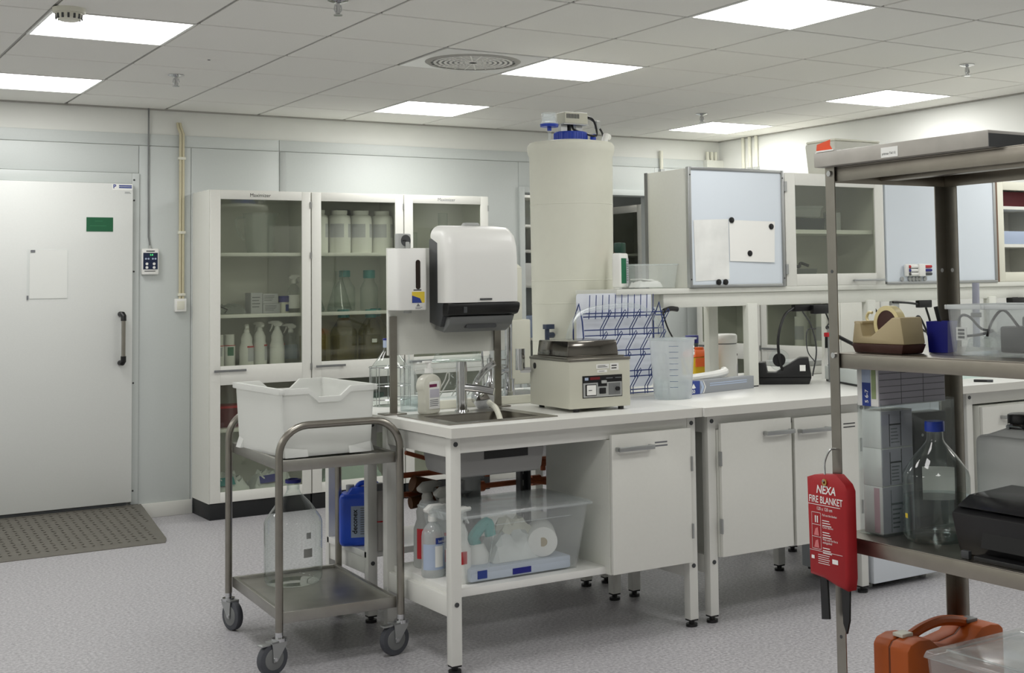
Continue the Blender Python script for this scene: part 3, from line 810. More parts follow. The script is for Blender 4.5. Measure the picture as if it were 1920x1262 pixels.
# ---- next room: white shelf unit with boxes and white cabinet door
t = thing('white_shelf_unit', 'white shelf unit seen through the doorway left of the tank', 'shelf', (5.75, 10.6, 0))
part(t, 'side', MB().box(0,0.03,0,0.4,0,2.25), M_cab, 0.002); part(t, 'side', MB().box(0.97,1.0,0,0.4,0,2.25), M_cab, 0.002); part(t, 'back', MB().box(0.03,0.97,0.39,0.4,0,2.25), M_panel)
for z in (0.1,0.5,0.92,1.4,1.72,1.95,2.22): part(t, 'shelf', MB().box(0.03,0.97,0,0.39,z,z+0.025), M_cab, 0.002)
for x, z, hh, m, lb in ((0.14,1.425,0.2,M_paper,'white paper box on the shelf beyond the doorway'),(0.14,0.945,0.2,M_lab_l,'pale blue box on the shelf beyond the doorway'),(0.45,1.425,0.15,M_lab_l,'pale blue carton beside the white box beyond the doorway')):
    carton('storage_box', lb, (5.75+x, 10.63, z), (0.26,0.3,hh), m, print_=False)
t = thing('glass_door_cupboard', 'white cupboard with dark glass seen through the doorway right of the tank', 'cabinet', (7.1, 10.5, 0))
b = MB().box(0.02,0.5,0,0.02,0,2.18).box(0.02,0.5,0.88,0.9,0,2.18).box(0.48,0.5,0.02,0.88,0,2.18).box(0.02,0.48,0.02,0.88,2.16,2.18).box(0.02,0.48,0.02,0.88,0.0,0.1).box(0.03,0.48,0.02,0.88,1.69,1.712)
part(t, 'body', b, M_cab); dr = MB().box(0,0.018,0,0.1,0.05,2.18).box(0,0.018,0.82,0.9,0.05,2.18).box(0,0.018,0.1,0.82,2.11,2.18).box(0,0.018,0.1,0.82,0.05,1.2)
dd = part(t, 'door', dr, M_cab, 0.002); part(dd, 'pane', MB().box(0.006,0.01,0.1,0.82,1.2,2.11), M_pane, smooth=False)

# ================================================================== BENCHES
def bench_frame(label, x0, x1, yf, yr, low=None, group='white bench frames', legm=None, rear=True, feet=0.02):
    """tube frame: four legs, rails under the top, side rails; origin at front left foot"""
    legm = legm or M_leg
    t = thing('lab_bench', label, 'bench', (x0, yf, 0), 0, group)
    wd, dp = x1-x0, yr-yf
    s_ = 0.042
    for x in (0, wd-s_):
        for y in (0, dp-s_):
            l = part(t, 'leg', MB().box(x, x+s_, y, y+s_, 0.03, 0.862), legm, 0.002)
            part(l, 'foot', MB().cyl((x+s_/2,y+s_/2,0),(x+s_/2,y+s_/2,0.012),0.024,n=14).cyl((x+s_/2,y+s_/2,0.012),(x+s_/2,y+s_/2,0.032),0.012,n=10).box(x+0.002,x+s_-0.002,y+0.002,y+s_-0.002,0.024,0.03), M_black)
        for z in (0.815, 0.235):
            part(t, 'side_rail', MB().box(x+0.006, x+s_-0.006, s_, dp-s_, z-0.03 if z > 0.5 else z-0.035, z+0.04), legm, 0.002)
        for z in (0.835, 0.25):
            part(t, 'bolt', MB().cyl((x+s_/2,-0.003,z),(x+s_/2,0.0,z),0.009,n=12), M_dgrey)
    part(t, 'front_rail', MB().box(s_, wd-s_, 0.002, 0.032, 0.80, 0.862), legm, 0.002)
    part(t, 'rear_rail', MB().box(s_, wd-s_, dp-0.032, dp-0.002, 0.80, 0.862), legm, 0.002)
    if low: part(t, 'low_shelf', MB().box(low[0], low[1], 0.02, dp-0.02, 0.27, 0.298), M_top, 0.002, label='white low shelf')
    return t
YA0, YA1 = 4.50, 5.13
bench_frame('white tube frame of the sink bench with a low shelf', 2.168, 3.288, YA0, YA1, low=(0.03, 0.70))
bench_frame('white tube frame of the bench right of the sink bench', 3.352, 4.25, YA0, YA1)
bench_frame('white tube frame of the bench at the far right with drawers', 4.925, 6.2, YA0, YA1)
bench_frame('frame of the rear bench carrying the blue canister', 2.215, 3.33, 5.40, 5.90, low=(0.0, 1.09), legm=M_leg)
bench_frame('frame of the rear bench behind the two white doors', 3.40, 4.60, 5.40, 5.90)
# worktops
HX0, HX1, HY0, HY1 = 2.235, 2.635, 4.60, 4.93       # sink cut-out
t = thing('worktop', 'white worktop of the sink bench with a steel sink set into it', 'worktop', (0,0,0), 0, 'white bench worktops')
z0, z1 = 0.863, 0.90
part(t, 'slab', MB().box(2.152,3.288,4.452,HY0,z0,z1).box(2.152,HX0,HY0,HY1,z0,z1).box(HX1,3.288,HY0,HY1,z0,z1).box(2.152,3.288,HY1,5.29,z0,z1), M_top)
part(t, 'edge_band', MB().box(2.152,3.288,4.449,4.452,z0,z1-0.001).box(2.149,2.152,4.449,5.29,z0,z1-0.001), M_edge)
t = thing('worktop', 'white worktop with the water bath, beaker and foil box to its right', 'worktop', (0,0,0), 0, 'white bench worktops')
part(t, 'slab', MB().box(3.291,4.795,4.437,5.29,z0,z1), M_top, 0.0015); part(t, 'edge_band', MB().box(3.291,4.795,4.434,4.437,z0,z1-0.001), M_edge)
t = thing('worktop', 'white worktop at the far right behind the steel shelf', 'worktop', (0,0,0), 0, 'white bench worktops')
part(t, 'slab', MB().box(4.798,6.3,4.437,5.29,z0,z1), M_top, 0.0015); part(t, 'edge_band', MB().box(4.798,6.3,4.434,4.437,z0,z1-0.001), M_edge)
t = thing('worktop', 'rear white worktop behind the tank and drying rack', 'worktop', (0,0,0), 0, 'white bench worktops')
part(t, 'slab', MB().box(2.152,5.6,5.294,5.98,z0,z1), M_top, 0.0015); part(t, 'edge_band', MB().box(2.149,2.152,5.294,5.98,z0,z1-0.001), M_edge)

def handle_bar(parent, x0, x1, z, y=0.0):
    part(parent, 'handle', MB().box(x0,x1,y-0.034,y-0.026,z-0.009,z+0.009).box(x0,x0+0.014,y-0.03,y,z-0.008,z+0.008).box(x1-0.014,x1,y-0.03,y,z-0.008,z+0.008), M_alu, 0.002)
def base_cabinet(label, x0, x1, za, zb, y=4.47, dp=0.52, doors=((0,1,0.1,0.6),), group='white base cabinets', hinge='R'):
    t = thing('base_cabinet', label, 'cabinet', (x0, y, za), 0, group)
    wd, ht = x1-x0, zb-za
    part(t, 'body', MB().box(0.0,wd,0.02,dp,0.0,min(ht,0.798-za)), M_cream, 0.002)
    for (a, b_, h0, h1) in doors:
        d_ = part(t, 'door', MB().box(a*wd+0.003,b_*wd-0.003,0,0.018,0.003,ht-0.003), M_cab, 0.002)
        if h1 > 0: handle_bar(d_, a*wd+h0, a*wd+h1, ht-0.06)
        hx = b_*wd-0.004 if hinge == 'R' else a*wd-0.004
        for z in (0.1, ht-0.18): part(d_, 'hinge', MB().box(hx,hx+0.008,-0.004,0.012,z,z+0.06), M_alu)
    return t
t = base_cabinet('white cabinet with one handled door under the sink bench', 2.852, 3.245, 0.268, 0.822, doors=((0,1,0.02,0.19),))
lines(t, 0.21, 0.275, 0.485, 0.512, 2, -0.0004, M_inkg, h=0.45, rag=0.1)
base_cabinet('white cabinet door with handle at its right, right of the sink bench', 3.396, 3.787, 0.268, 0.828, doors=((0,1,0.23,0.385),), hinge='L')
t = base_cabinet('white cabinet with vents, right next to the fridge', 3.80, 4.195, 0.265, 0.822, doors=((0,1,0.02,0.19),))
for z in (0.505, 0.49): part(t, 'vent_slot', MB().box(0.29,0.36,-0.001,0.002,z,z+0.005), M_dgrey)
base_cabinet('white drawer unit under the far right worktop', 5.0, 5.6, 0.30, 0.79, doors=((0,1,0.13,0.32),))
base_cabinet('pale side cabinet behind the jerry can on the steel shelf', 5.62, 6.15, 0.1, 0.79, doors=((0,1,0.1,0.3),))
# small fridge
t = thing('mini_fridge', 'white small fridge standing on the floor under the worktop', 'fridge', (4.282, 4.50, 0))
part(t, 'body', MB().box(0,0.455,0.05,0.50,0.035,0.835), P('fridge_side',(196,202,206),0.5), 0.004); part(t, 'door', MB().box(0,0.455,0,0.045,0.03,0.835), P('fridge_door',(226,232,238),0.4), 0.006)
part(t, 'door_grip', MB().box(0.02,0.14,-0.004,0.002,0.76,0.78), M_lgrey, 0.002)
for x in (0.05,0.4):
    for y in (0.09,0.45): part(t, 'foot', MB().cyl((x,y,0),(x,y,0.036),0.018,n=10), M_black if y > 0.2 else M_lgrey)
part(t, 'base_grille', MB().box(0.02,0.43,0.06,0.48,0.02,0.036), M_black)

# ---- sink
t = thing('sink', 'stainless steel sink set into the white worktop', 'sink', (0,0,0))
rz0 = 0.9003
part(t, 'rim', MB().box(2.19,2.66,4.555,4.605,rz0,rz0+0.004).box(2.19,2.66,4.905,5.03,rz0,rz0+0.004).box(2.19,2.245,4.605,4.905,rz0,rz0+0.004).box(2.605,2.66,4.605,4.905,rz0,rz0+0.004), M_steel)
bw = MB().tub(0.37,0.31,0.15,0.02,0.003, (2.425,4.755), 0.75)
part(t, 'bowl', bw, M_steel); part(t, 'overflow', MB().box(2.36,2.44,4.897,4.8985,0.845,0.87), M_dgrey)
for x in (2.39,2.41): part(t, 'overflow_slot', MB().box(x-0.022,x-0.004,4.8955,4.8965,0.85,0.866), M_black)
part(t, 'outer_shell', MB().frus((2.25,2.62,4.61,4.90),(2.232,2.638,4.598,4.932),0.69,0.864), P('sink_shell',(150,150,148),0.5), 0.02)
part(t, 'sticker', MB().box(2.36,2.55,4.6015,4.604,0.755,0.80), M_black)
dr = part(t, 'drain', MB().cyl((2.43,4.85,0.69),(2.43,4.85,0.65),0.048,n=18).cyl((2.43,4.85,0.65),(2.43,4.85,0.605),0.032,n=16), M_grey, label='grey drain trap')
part(dr, 'trap', MB().tube(smoothpath([(2.43,4.85,0.64),(2.43,4.89,0.615),(2.43,4.96,0.59),(2.43,4.975,0.50),(2.43,4.98,0.43),(2.43,5.02,0.40),(2.43,5.05,0.44),(2.43,5.055,0.52)]), 0.028, 12), M_grey)
part(dr, 'outlet_pipe', MB().cyl((2.50,4.98,0.62),(2.50,4.98,0.31),0.032,n=16), M_grey)
# faucet
t = thing('faucet', 'chrome single lever faucet behind the sink', 'faucet', (2.455, 4.985, 0.9043))
part(t, 'base', MB().lathe([(0,0),(0.03,0),(0.028,0.008),(0,0.008)],20), M_chrome); part(t, 'body', MB().cyl((0,0,0.006),(0,0,0.165),0.022,n=20), M_chrome)
part(t, 'lever_cap', MB().cyl((0,0,0.165),(0,0,0.205),0.0235,0.021,n=20), M_chrome); part(t, 'spout', MB().tube([(0,0,0.10),(0.06,-0.05,0.092),(0.105,-0.085,0.08)], 0.016, 12), M_chrome)
hs = thing('hand_shower', 'chrome hand shower lying behind the faucet', 'hand shower', (2.60, 5.10, 0.90), -0.5)
part(hs, 'shower_head', MB().cyl((0,0,0.055),(0.02,-0.035,0.035),0.045,n=20), M_chrome, 0.004); part(hs, 'neck', MB().tube(smoothpath([(0,0,0.055),(-0.02,0.03,0.10),(0.02,0.03,0.16),(0.06,0.02,0.19)]), 0.014, 10), M_chrome); part(hs, 'bracket', MB().cyl((0,0.0,0),(0,0.0,0.05),0.014,n=12), M_chrome)
t = thing('swivel_tap', 'tall curved chrome laboratory tap beside the towel dispenser', 'tap', (2.86, 5.33, 0.90))
part(t, 'column', MB().tube(smoothpath([(0,0,0),(0,0,0.28),(-0.005,-0.01,0.36),(-0.03,-0.03,0.42),(-0.08,-0.08,0.44)]), 0.018, 12), M_chrome); part(t, 'base', MB().cyl((0,0,0),(0,0,0.1),0.027,n=16), M_chrome); part(t, 'valve', MB().cyl((-0.05,-0.02,0.14),(0,0,0.14),0.014,n=10).cyl((-0.065,-0.026,0.14),(-0.05,-0.02,0.14),0.022,n=12), M_chrome)
t = solo('drain_hose', MB().tube(smoothpath([(2.60,5.02,0.93),(2.585,4.98,0.928),(2.57,4.90,0.912),(2.56,4.84,0.86),(2.55,4.80,0.80)]),0.012,10), M_ivory, 'pale plastic hose bent over the sink edge', 'hose')
# copper pipes and valve bundle between the benches
t = thing('copper_pipes', 'bundle of copper pipes under the sink bench', 'pipes', (0,0,0))
for y, z in ((5.24,0.63),(5.24,0.55)): part(t, 'pipe', MB().tube([(2.25,y,z),(3.3,y,z)],0.012,8), M_copper)
for x0_, z0_, x1_, z1_ in ((2.62,0.62,2.30,0.73),(2.72,0.63,2.5,0.72),(2.95,0.64,3.2,0.60),(2.9,0.55,3.2,0.50)): part(t, 'pipe', MB().tube([(x0_,5.22,z0_),(x1_,5.20,z1_)],0.009,8), M_copper)
for x in (2.62,2.70,2.86,2.98,3.08): part(t, 'valve', MB().cyl((x-0.02,5.24,0.63),(x+0.02,5.24,0.63),0.022,n=10).cyl((x,5.24,0.63),(x,5.24,0.59),0.012,n=8), M_copper)
for x in (2.66,2.94): part(t, 'valve', MB().cyl((x-0.022,5.24,0.55),(x+0.022,5.24,0.55),0.023,n=10), M_copper)
part(t, 'dark_fitting', MB().cyl((2.33,5.2,0.60),(2.43,5.2,0.57),0.035,n=12), P('dark_brass',(96,62,34),0.5,0.6)); part(t, 'dark_fitting', MB().cyl((2.32,5.2,0.52),(2.45,5.2,0.53),0.026,n=12), MATS['dark_brass'])
t = thing('steel_strut', 'perforated dark steel strut under the bench', 'strut', (2.82, 5.16, 0))
part(t, 'channel', MB().box(0,0.012,0,0.04,0.3,0.8625).box(0.04,0.052,0,0.04,0.3,0.8625).box(0.012,0.04,0.03,0.04,0.3,0.8625), M_dgrey)
for k in range(9): part(t, 'slot', MB().box(0.02,0.032,0.0285,0.03,0.34+k*0.05,0.365+k*0.05), M_lgrey)
t = solo('grey_drain_pipe', MB().tube(smoothpath([(2.90,5.0,0.80),(2.93,5.02,0.72),(3.0,5.06,0.64)]),0.022,10), M_dgrey, 'dark grey waste pipe beside the steel strut', 'pipe')

# ================================================================== SUPERSTRUCTURE (shelf and wall cabinets over the bench)
YS0, YS1 = 5.15, 5.52
t = thing('bench_superstructure', 'cream overbench frame with posts, beam and long shelf', 'shelf frame', (0,0,0))
for x in (4.10, 4.905, 5.85):
    p_ = part(t, 'post', MB().box(x,x+0.06,YS0+0.0,YS0+0.045,0.905,1.31), M_cream, 0.003); part(p_, 'foot', MB().box(x+0.002,x+0.058,YS0+0.002,YS0+0.043,0.90,0.906), M_black)
    p_ = part(t, 'post', MB().box(x,x+0.06,YS1-0.045,YS1,0.905,1.31), M_cream, 0.003); part(p_, 'foot', MB().box(x+0.002,x+0.058,YS1-0.043,YS1-0.002,0.90,0.906), M_black)
part(t, 'beam', MB().box(3.60,6.3,YS0+0.012,YS0+0.05,1.30,1.365), M_cream, 0.002); part(t, 'beam', MB().box(3.60,6.3,YS1-0.05,YS1-0.012,1.30,1.365), M_cream, 0.002)
part(t, 'shelf_board', MB().box(3.33,6.3,YS0,YS1,1.366,1.392), M_cream, 0.002, label='long cream shelf board')
# whiteboard cabinet
t = thing('whiteboard_cabinet', 'cream overbench cabinet with a whiteboard front', 'cabinet', (3.742, YS0, 1.3925))
part(t, 'body', MB().box(0.004,0.59,0.012,0.365,0,0.578), M_cream, 0.002); part(t, 'rear_edge', MB().box(0.0,0.006,0.345,0.367,0,0.58), M_grey)
f_ = MB().box(0,0.016,-0.012,0.014,0,0.584).box(0.578,0.596,-0.012,0.014,0,0.584).box(0.016,0.578,-0.012,0.014,0,0.014).box(0.016,0.578,-0.012,0.014,0.570,0.584)
part(t, 'frame', f_, M_alu, 0.002); part(t, 'whiteboard', MB().box(0.016,0.578,-0.006,0.012,0.014,0.570), M_wb)
for x in (0.008,0.587):
    for z in (0.04,0.545): part(t, 'screw', MB().cyl((x,-0.0135,z),(x,-0.011,z),0.004,n=8), M_dgrey)
t = thing('pinned_paper', 'tall white sheet with grey smudges on the whiteboard', 'paper', (3.77, 5.1435, 1.4235), 0, 'sheets on the whiteboard'); part(t, 'sheet', MB().add([(0,-0.002,0.295),(0.008,-0.001,0),(0.213,-0.001,0.008),(0.212,-0.002,0.303)],[(0,1,2,3)]), P('smudged_paper',(236,237,234),0.7,noise=0.1,nscale=7))
t = thing('pinned_paper', 'wide white sheet held by two magnets on the whiteboard', 'paper', (3.985, 5.1435, 1.512), 0, 'sheets on the whiteboard'); part(t, 'sheet', MB().add([(0,-0.003,0.21),(0.002,-0.003,0.008),(0.282,-0.006,0.0),(0.29,-0.003,0.205)],[(0,1,2,3)]), M_paper)
for x, z, lb in ((4.0,1.721,'black round magnet at the top left of the wide sheet'),(4.25,1.692,'black round magnet at the top right of the wide sheet'),(4.11,1.558,'black round magnet low on the wide sheet'),(3.914,1.418,'left one of two black magnets at the bottom of the whiteboard'),(3.956,1.418,'right one of two black magnets at the bottom of the whiteboard')):
    m_ = thing('magnet', lb, 'magnet', (x, 5.1345, z), 0, 'black magnets on the whiteboard'); part(m_, 'magnet_disc', MB().cyl((0,0,0),(0,0.009,0),0.0145,n=18), M_black, 0.002)
# glass wall cabinet
t = thing('wall_cabinet', 'overbench cabinet with a single glass door and white frame', 'cabinet', (4.352, YS0, 1.3925))
WD = 0.69
part(t, 'body', MB().box(0,0.018,0.02,0.365,0,0.578).box(WD-0.018,WD,0.02,0.365,0,0.578).box(0.018,WD-0.018,0.35,0.365,0,0.578).box(0.018,WD-0.018,0.02,0.35,0,0.018).box(0.018,WD-0.018,0.02,0.35,0.56,0.578), M_cab)
part(t, 'shelf', MB().box(0.018,WD-0.018,0.03,0.35,0.268,0.288), M_cab)
dd = part(t, 'door', MB().box(0.002,0.07,0,0.019,0,0.576).box(0.625,WD-0.002,0,0.019,0,0.576).box(0.07,0.625,0,0.019,0,0.06).box(0.07,0.625,0,0.019,0.513,0.576), M_cab, 0.0015)
part(dd, 'pane', MB().box(0.07,0.625,0.008,0.012,0.06,0.513), M_pane, smooth=False); part(dd, 'handle', MB().box(0.44,0.665,-0.03,-0.022,0.018,0.03).box(0.455,0.47,-0.024,0,0.019,0.029).box(0.64,0.655,-0.024,0,0.019,0.029), M_alu, 0.002)
for z in (0.48,0.06): part(dd, 'hinge', MB().box(-0.008,0.01,-0.008,0.004,z,z+0.05), M_alu)
t = thing('lidded_box', 'flat clear lidded box on the dark tray in the overbench cabinet', 'box', (4.58, 5.34, 1.6805+0.07)); part(t, 'tub', MB().tub(0.22,0.18,0.05,0.008,0.003), M_milk); part(t, 'lid', MB().box(-0.115,0.115,-0.095,0.095,0.05,0.058), M_milk2)
t = thing('dark_tray', 'dark green tray on the upper shelf of the overbench cabinet', 'tray', (4.58, 5.34, 1.6805)); part(t, 'tray', MB().tub(0.24,0.2,0.06,0.006,0.004), P('dark_tray',(18,34,36),0.4)); part(t, 'rim', MB().box(-0.122,0.122,-0.102,-0.098,0.056,0.064), MATS['dark_tray'])
t = thing('tube_basket', 'grey basket of rolled tubing at the bottom of the overbench cabinet', 'basket', (4.60, 5.34, 1.411)); part(t, 'basket', MB().tub(0.15,0.12,0.07,0.01,0.003), M_grey); part(t, 'tubing', MB().tube(smoothpath([(-0.06,0,0.07),(-0.03,0.02,0.09),(0,0,0.08),(0.03,0.02,0.1),(0.06,-0.01,0.085)]),0.008,8), M_dgrey)
carton('white_bracket', 'small white stand on the upper shelf of the overbench cabinet', (4.77, 5.28, 1.6805), (0.08,0.05,0.1), M_lgrey, print_=False)
t = thing('grey_lid_box', 'pale translucent box standing on top of the overbench cabinet', 'box', (4.935, 5.34, 1.971))
part(t, 'tub', MB().frus((-0.16,0.16,-0.115,0.115),(-0.175,0.175,-0.125,0.125),0,0.19), P('frosted_grey',(206,206,196),0.55), 0.02); part(t, 'lid_edge', MB().box(-0.165,0.165,-0.118,0.118,0.188,0.20), M_ivory, 0.006)
# sliding whiteboard panel and marker holder
t = thing('whiteboard', 'large pale blue whiteboard panel beside the glass overbench cabinet', 'whiteboard', (5.05, YS0, 1.3925))
part(t, 'cabinet_body', MB().box(0,0.855,0.02,0.365,0,0.578), M_cream, 0.002); part(t, 'board', MB().box(0.006,0.855,0,0.02,0.012,0.57), M_wb); part(t, 'frame', MB().box(0,0.875,-0.006,0.02,-0.002,0.012).box(0.855,0.875,-0.006,0.02,0.012,0.57).box(0,0.875,-0.006,0.02,0.57,0.582), M_alu, 0.002)
t = thing('marker_holder', 'white marker holder with pens stuck on the pale blue panel', 'holder', (5.172, 5.1435, 1.432)); part(t, 'tray', MB().box(0,0.19,-0.02,0,0,0.066), M_white, 0.006)
part(t, 'tray_recess', MB().box(0.025,0.085,-0.0215,-0.019,0.008,0.058), M_dgrey)
for k, m_ in enumerate((M_redp, M_dblue, M_dgrey)): part(t, 'marker', MB().cyl((0.02,-0.02,0.052-k*0.02),(0.19,-0.02,0.052-k*0.02),0.008,n=10), m_)
for k in range(3): part(t, 'marker_barrel', MB().cyl((0.03,-0.0205,0.052-k*0.02),(0.09,-0.0205,0.052-k*0.02),0.0086,n=10), M_white)
part(t, 'clip_band', MB().box(0.085,0.135,-0.034,-0.018,-0.001,0.067), M_white, 0.006)
for k, x in enumerate((5.16,5.218,5.245,5.272,5.297,5.335)):
    m_ = thing('white_magnet', ['leftmost white round magnet below the marker holder','second white magnet below the marker holder','third white magnet below the marker holder','fourth white magnet below the marker holder','fifth white magnet below the marker holder','rightmost white round magnet below the marker holder'][k], 'magnet', (x, 5.1415, 1.418), 0, 'white magnets below the marker holder'); part(m_, 'magnet_disc', MB().cyl((0,0,0),(0,0.008,0),0.0125,n=16), M_lgrey, 0.002)
t = thing('open_shelf_cabinet', 'white framed overbench cabinet at the right picture edge', 'cabinet', (5.945, YS0, 1.3925))
part(t, 'side_board', MB().box(-0.016,0.0,0,0.365,0,0.578), P('brown_edge',(118,92,74),0.6)); part(t, 'body', MB().box(0,0.02,0.02,0.365,0,0.578).box(0.5,0.52,0.02,0.365,0,0.578).box(0.02,0.5,0.35,0.365,0,0.578).box(0.02,0.5,0.02,0.35,0,0.02).box(0.02,0.5,0.02,0.35,0.56,0.578), M_cab)
part(t, 'face_frame', MB().box(0,0.05,0,0.02,0,0.578).box(0.47,0.52,0,0.02,0,0.578).box(0.05,0.47,0,0.02,0,0.055).box(0.05,0.47,0,0.02,0.53,0.578), M_ivory, 0.002)
for z in (0.2,0.42): part(t, 'shelf', MB().box(0.02,0.5,0.03,0.35,z,z+0.018), M_cab)
carton('maroon_box', 'dark maroon box on the top shelf at the right edge', (6.02, 5.25, 1.8315), (0.3,0.2,0.09), M_maroon, print_=False)
carton('pale_box', 'pale patterned box on the middle shelf at the right edge', (6.0, 5.2, 1.6115), (0.3,0.2,0.075), M_lab_l, print_=False)
solo('coiled_cable', MB().tube([(6.05+0.05*math.cos(a*0.5)*(1-a*0.01), 5.26+0.02*math.sin(a*0.9), 1.47+0.05*math.sin(a*0.5)) for a in range(40)],0.006,6), M_dgrey, 'dark coiled cable on the lowest shelf at the right edge', 'cable')

# ================================================================== TROLLEY
t = thing('steel_trolley', 'stainless steel two tier trolley standing left of the sink bench', 'trolley', (1.928, 5.294, 0), -0.06)
HW, HD = 0.236, 0.387
for y in (-HD, HD):
    pts = [(-HW,y,0.15)] + [(-HW,y,0.78)] + arc((-HW+0.11,0.795),0.11,PI,PI/2,8,'xz',y) + arc((HW-0.11,0.795),0.11,PI/2,0,8,'xz',y) + [(HW,y,0.15)]
    part(t, 'tube_frame', MB().tube(pts, 0.0145, 14), M_steel)
for zt, nm in ((0.765,'top_tray'),(0.205,'bottom_tray')):
    mb = MB()
    a, b_ = HW-0.012, HD-0.012
    mb.box(-a,a,-b_,b_,zt-0.004,zt)
    for (x0,x1,y0,y1) in ((-a,a,-b_,-b_+0.018),(-a,a,b_-0.018,b_),(-a,-a+0.018,-b_+0.018,b_-0.018),(a-0.018,a,-b_+0.018,b_-0.018)):
        mb.box(x0,x1,y0,y1,zt-0.03,zt+0.012)
    part(t, nm, mb, M_sheet, 0.003)
for (x, y, a, brake) in ((-HW,-HD,0.35,1),(HW,-HD,0.25,1),(-HW,HD,1.9,0),(HW,HD,1.2,0)):
    c = part(t, 'caster', MB().cyl((0,0,0.128),(0,0,0.155),0.014,n=14).cyl((0,0,0.118),(0,0,0.13),0.026,n=18), M_chrome, loc=(x,y,0), rot=(0,0,a))
    part(c, 'wheel', MB().cyl((-0.03,-0.014,0.0605),(-0.03,0.014,0.0605),0.06,n=32), M_rubber, 0.005)
    part(c, 'hub', MB().cyl((-0.03,-0.016,0.0605),(-0.03,0.016,0.0605),0.04,n=24), M_grey, 0.002)
    part(c, 'fork', MB().prism([(-0.045,0.122),(0.022,0.122),(0.018,0.105),(-0.022,0.05),(-0.038,0.05),(-0.04,0.09)], -0.021, -0.018, 'y').prism([(-0.045,0.122),(0.022,0.122),(0.018,0.105),(-0.022,0.05),(-0.038,0.05),(-0.04,0.09)], 0.018, 0.021, 'y').box(-0.045,0.022,-0.021,0.021,0.118,0.124), M_alu)
    part(c, 'axle', MB().cyl((-0.03,-0.025,0.0605),(-0.03,0.025,0.0605),0.007,n=10), M_chrome)
    if brake: part(c, 'brake_lever', MB().box(-0.085,-0.04,-0.016,0.016,0.112,0.12), M_alu, 0.003)
# crate on the trolley
t = thing('plastic_crate', 'open white plastic crate with notched handles on the trolley', 'crate', (1.885, 5.26, 0.777), 0.02)
def crate_mesh():
    w0, d0, w1, d1, h, th = 0.174, 0.258, 0.186, 0.27, 0.262, 0.005
    mb = MB()
    def wall(p0, p1, q0, q1, inn, notch):
        """outer wall strip from bottom edge p0-p1 to top edge q0-q1 with a dipped top"""
        us = [0,0.27,0.38,0.62,0.73,1] if notch else [0,1]
        dip = [0,0,0.036,0.036,0,0] if notch else [0,0]
        P0, P1, Q0, Q1 = map(Vector, (p0, p1, q0, q1))
        n_ = Vector(inn)*th
        vs, fs = [], []
        for u, dz in zip(us, dip):
            b0 = P0.lerp(P1, u); q = Q0.lerp(Q1, u)
            k = 1-dz/h
            tt = b0.lerp(q, k)
            vs += [b0, tt, tt+n_, b0+n_]
        for i in range(len(us)-1):
            a_ = i*4; c_ = a_+4
            fs += [(a_,c_,c_+1,a_+1),(a_+1,c_+1,c_+2,a_+2),(a_+2,c_+2,c_+3,a_+3)]
        mb.add(vs, fs)
        # rim lip
        vs, fs = [], []
        for u, dz in zip(us, dip):
            q = P0.lerp(P1,u).lerp(Q0.lerp(Q1, u), 1-dz/h)
            o = -Vector(inn)*0.010
            vs += [q, q+o, q+o+Vector((0,0,-0.022)), q+Vector((0,0,-0.022))]
        for i in range(len(us)-1):
            a_ = i*4; c_ = a_+4
            fs += [(a_,a_+1,c_+1,c_),(a_+1,a_+2,c_+2,c_+1),(a_+2,a_+3,c_+3,c_+2)]
        fs += [(0,3,2,1), tuple(len(vs)-4+k for k in (0,1,2,3))]
        mb.add(vs, fs)
    wall((-w0,-d0,0),(w0,-d0,0),(-w1,-d1,h),(w1,-d1,h),(0,1,0),True)
    wall((-w0,d0,0),(w0,d0,0),(-w1,d1,h),(w1,d1,h),(0,-1,0),True)
    wall((-w0,-d0,0),(-w0,d0,0),(-w1,-d1,h),(-w1,d1,h),(1,0,0),False)
    wall((w0,-d0,0),(w0,d0,0),(w1,-d1,h),(w1,d1,h),(-1,0,0),False)
    mb.box(-w0,w0,-d0,d0,0,0.005)
    return mb
part(t, 'shell', crate_mesh(), M_crate, ang=25)
for sx in (-1, 1):
    for sy in (-1, 1):
        part(t, 'rim_corner', MB().box(min(sx*0.18,sx*0.197),max(sx*0.18,sx*0.197),min(sy*0.264,sy*0.281),max(sy*0.264,sy*0.281),0.24,0.262), M_crate, 0.003)
for sx in (-1, 1):
    for sy in (-1, 1):
        x, y = sx*0.174, sy*0.258
        part(t, 'stacking_foot', MB().add([(x,y,0.0),(x+sx*0.016,y,0.0),(x,y-sy*0.05,0),(x+sx*0.016,y-sy*0.05,0),(x,y,0.05),(x,y-sy*0.05,0.04)],[(0,1,3,2),(0,4,1),(2,3,5),(1,4,5,3)]), M_crate, smooth=False)
        part(t, 'stacking_foot', MB().add([(x,y,0.0),(x,y+sy*0.012,0.0),(x-sx*0.09,y,0),(x-sx*0.09,y+sy*0.012,0),(x,y,0.045),(x-sx*0.09,y,0.03)],[(0,1,3,2),(0,4,1),(2,3,5),(1,4,5,3)]), M_crate, smooth=False)
part(t, 'inner_liner', MB().box(-0.172,0.172,-0.254,0.254,0.0055,0.008), M_crate)
# big empty glass bottle on the trolley
t = lab_bottle('large empty clear glass bottle with blue ring on the trolley', (1.915, 5.47, 0.206), 0.118, 0.42, M_glass, None, rz=0, neck=0.22, sh=0.60)
lathe_part(t, 'pouring_ring', [(0.0225,0.408),(0.032,0.408),(0.033,0.422),(0.022,0.424),(0.0225,0.408)], M_dblue, 24)
band(t, 0.1185, 0.115, 0.15, P('frost_grey',(176,178,174),0.7), 0.02, 0.35, name='frosted_field'); band(t, 0.1185, 0.19, 0.215, P('etched',(196,200,198),0.6), 0.12, 0.3, name='etched_mark')

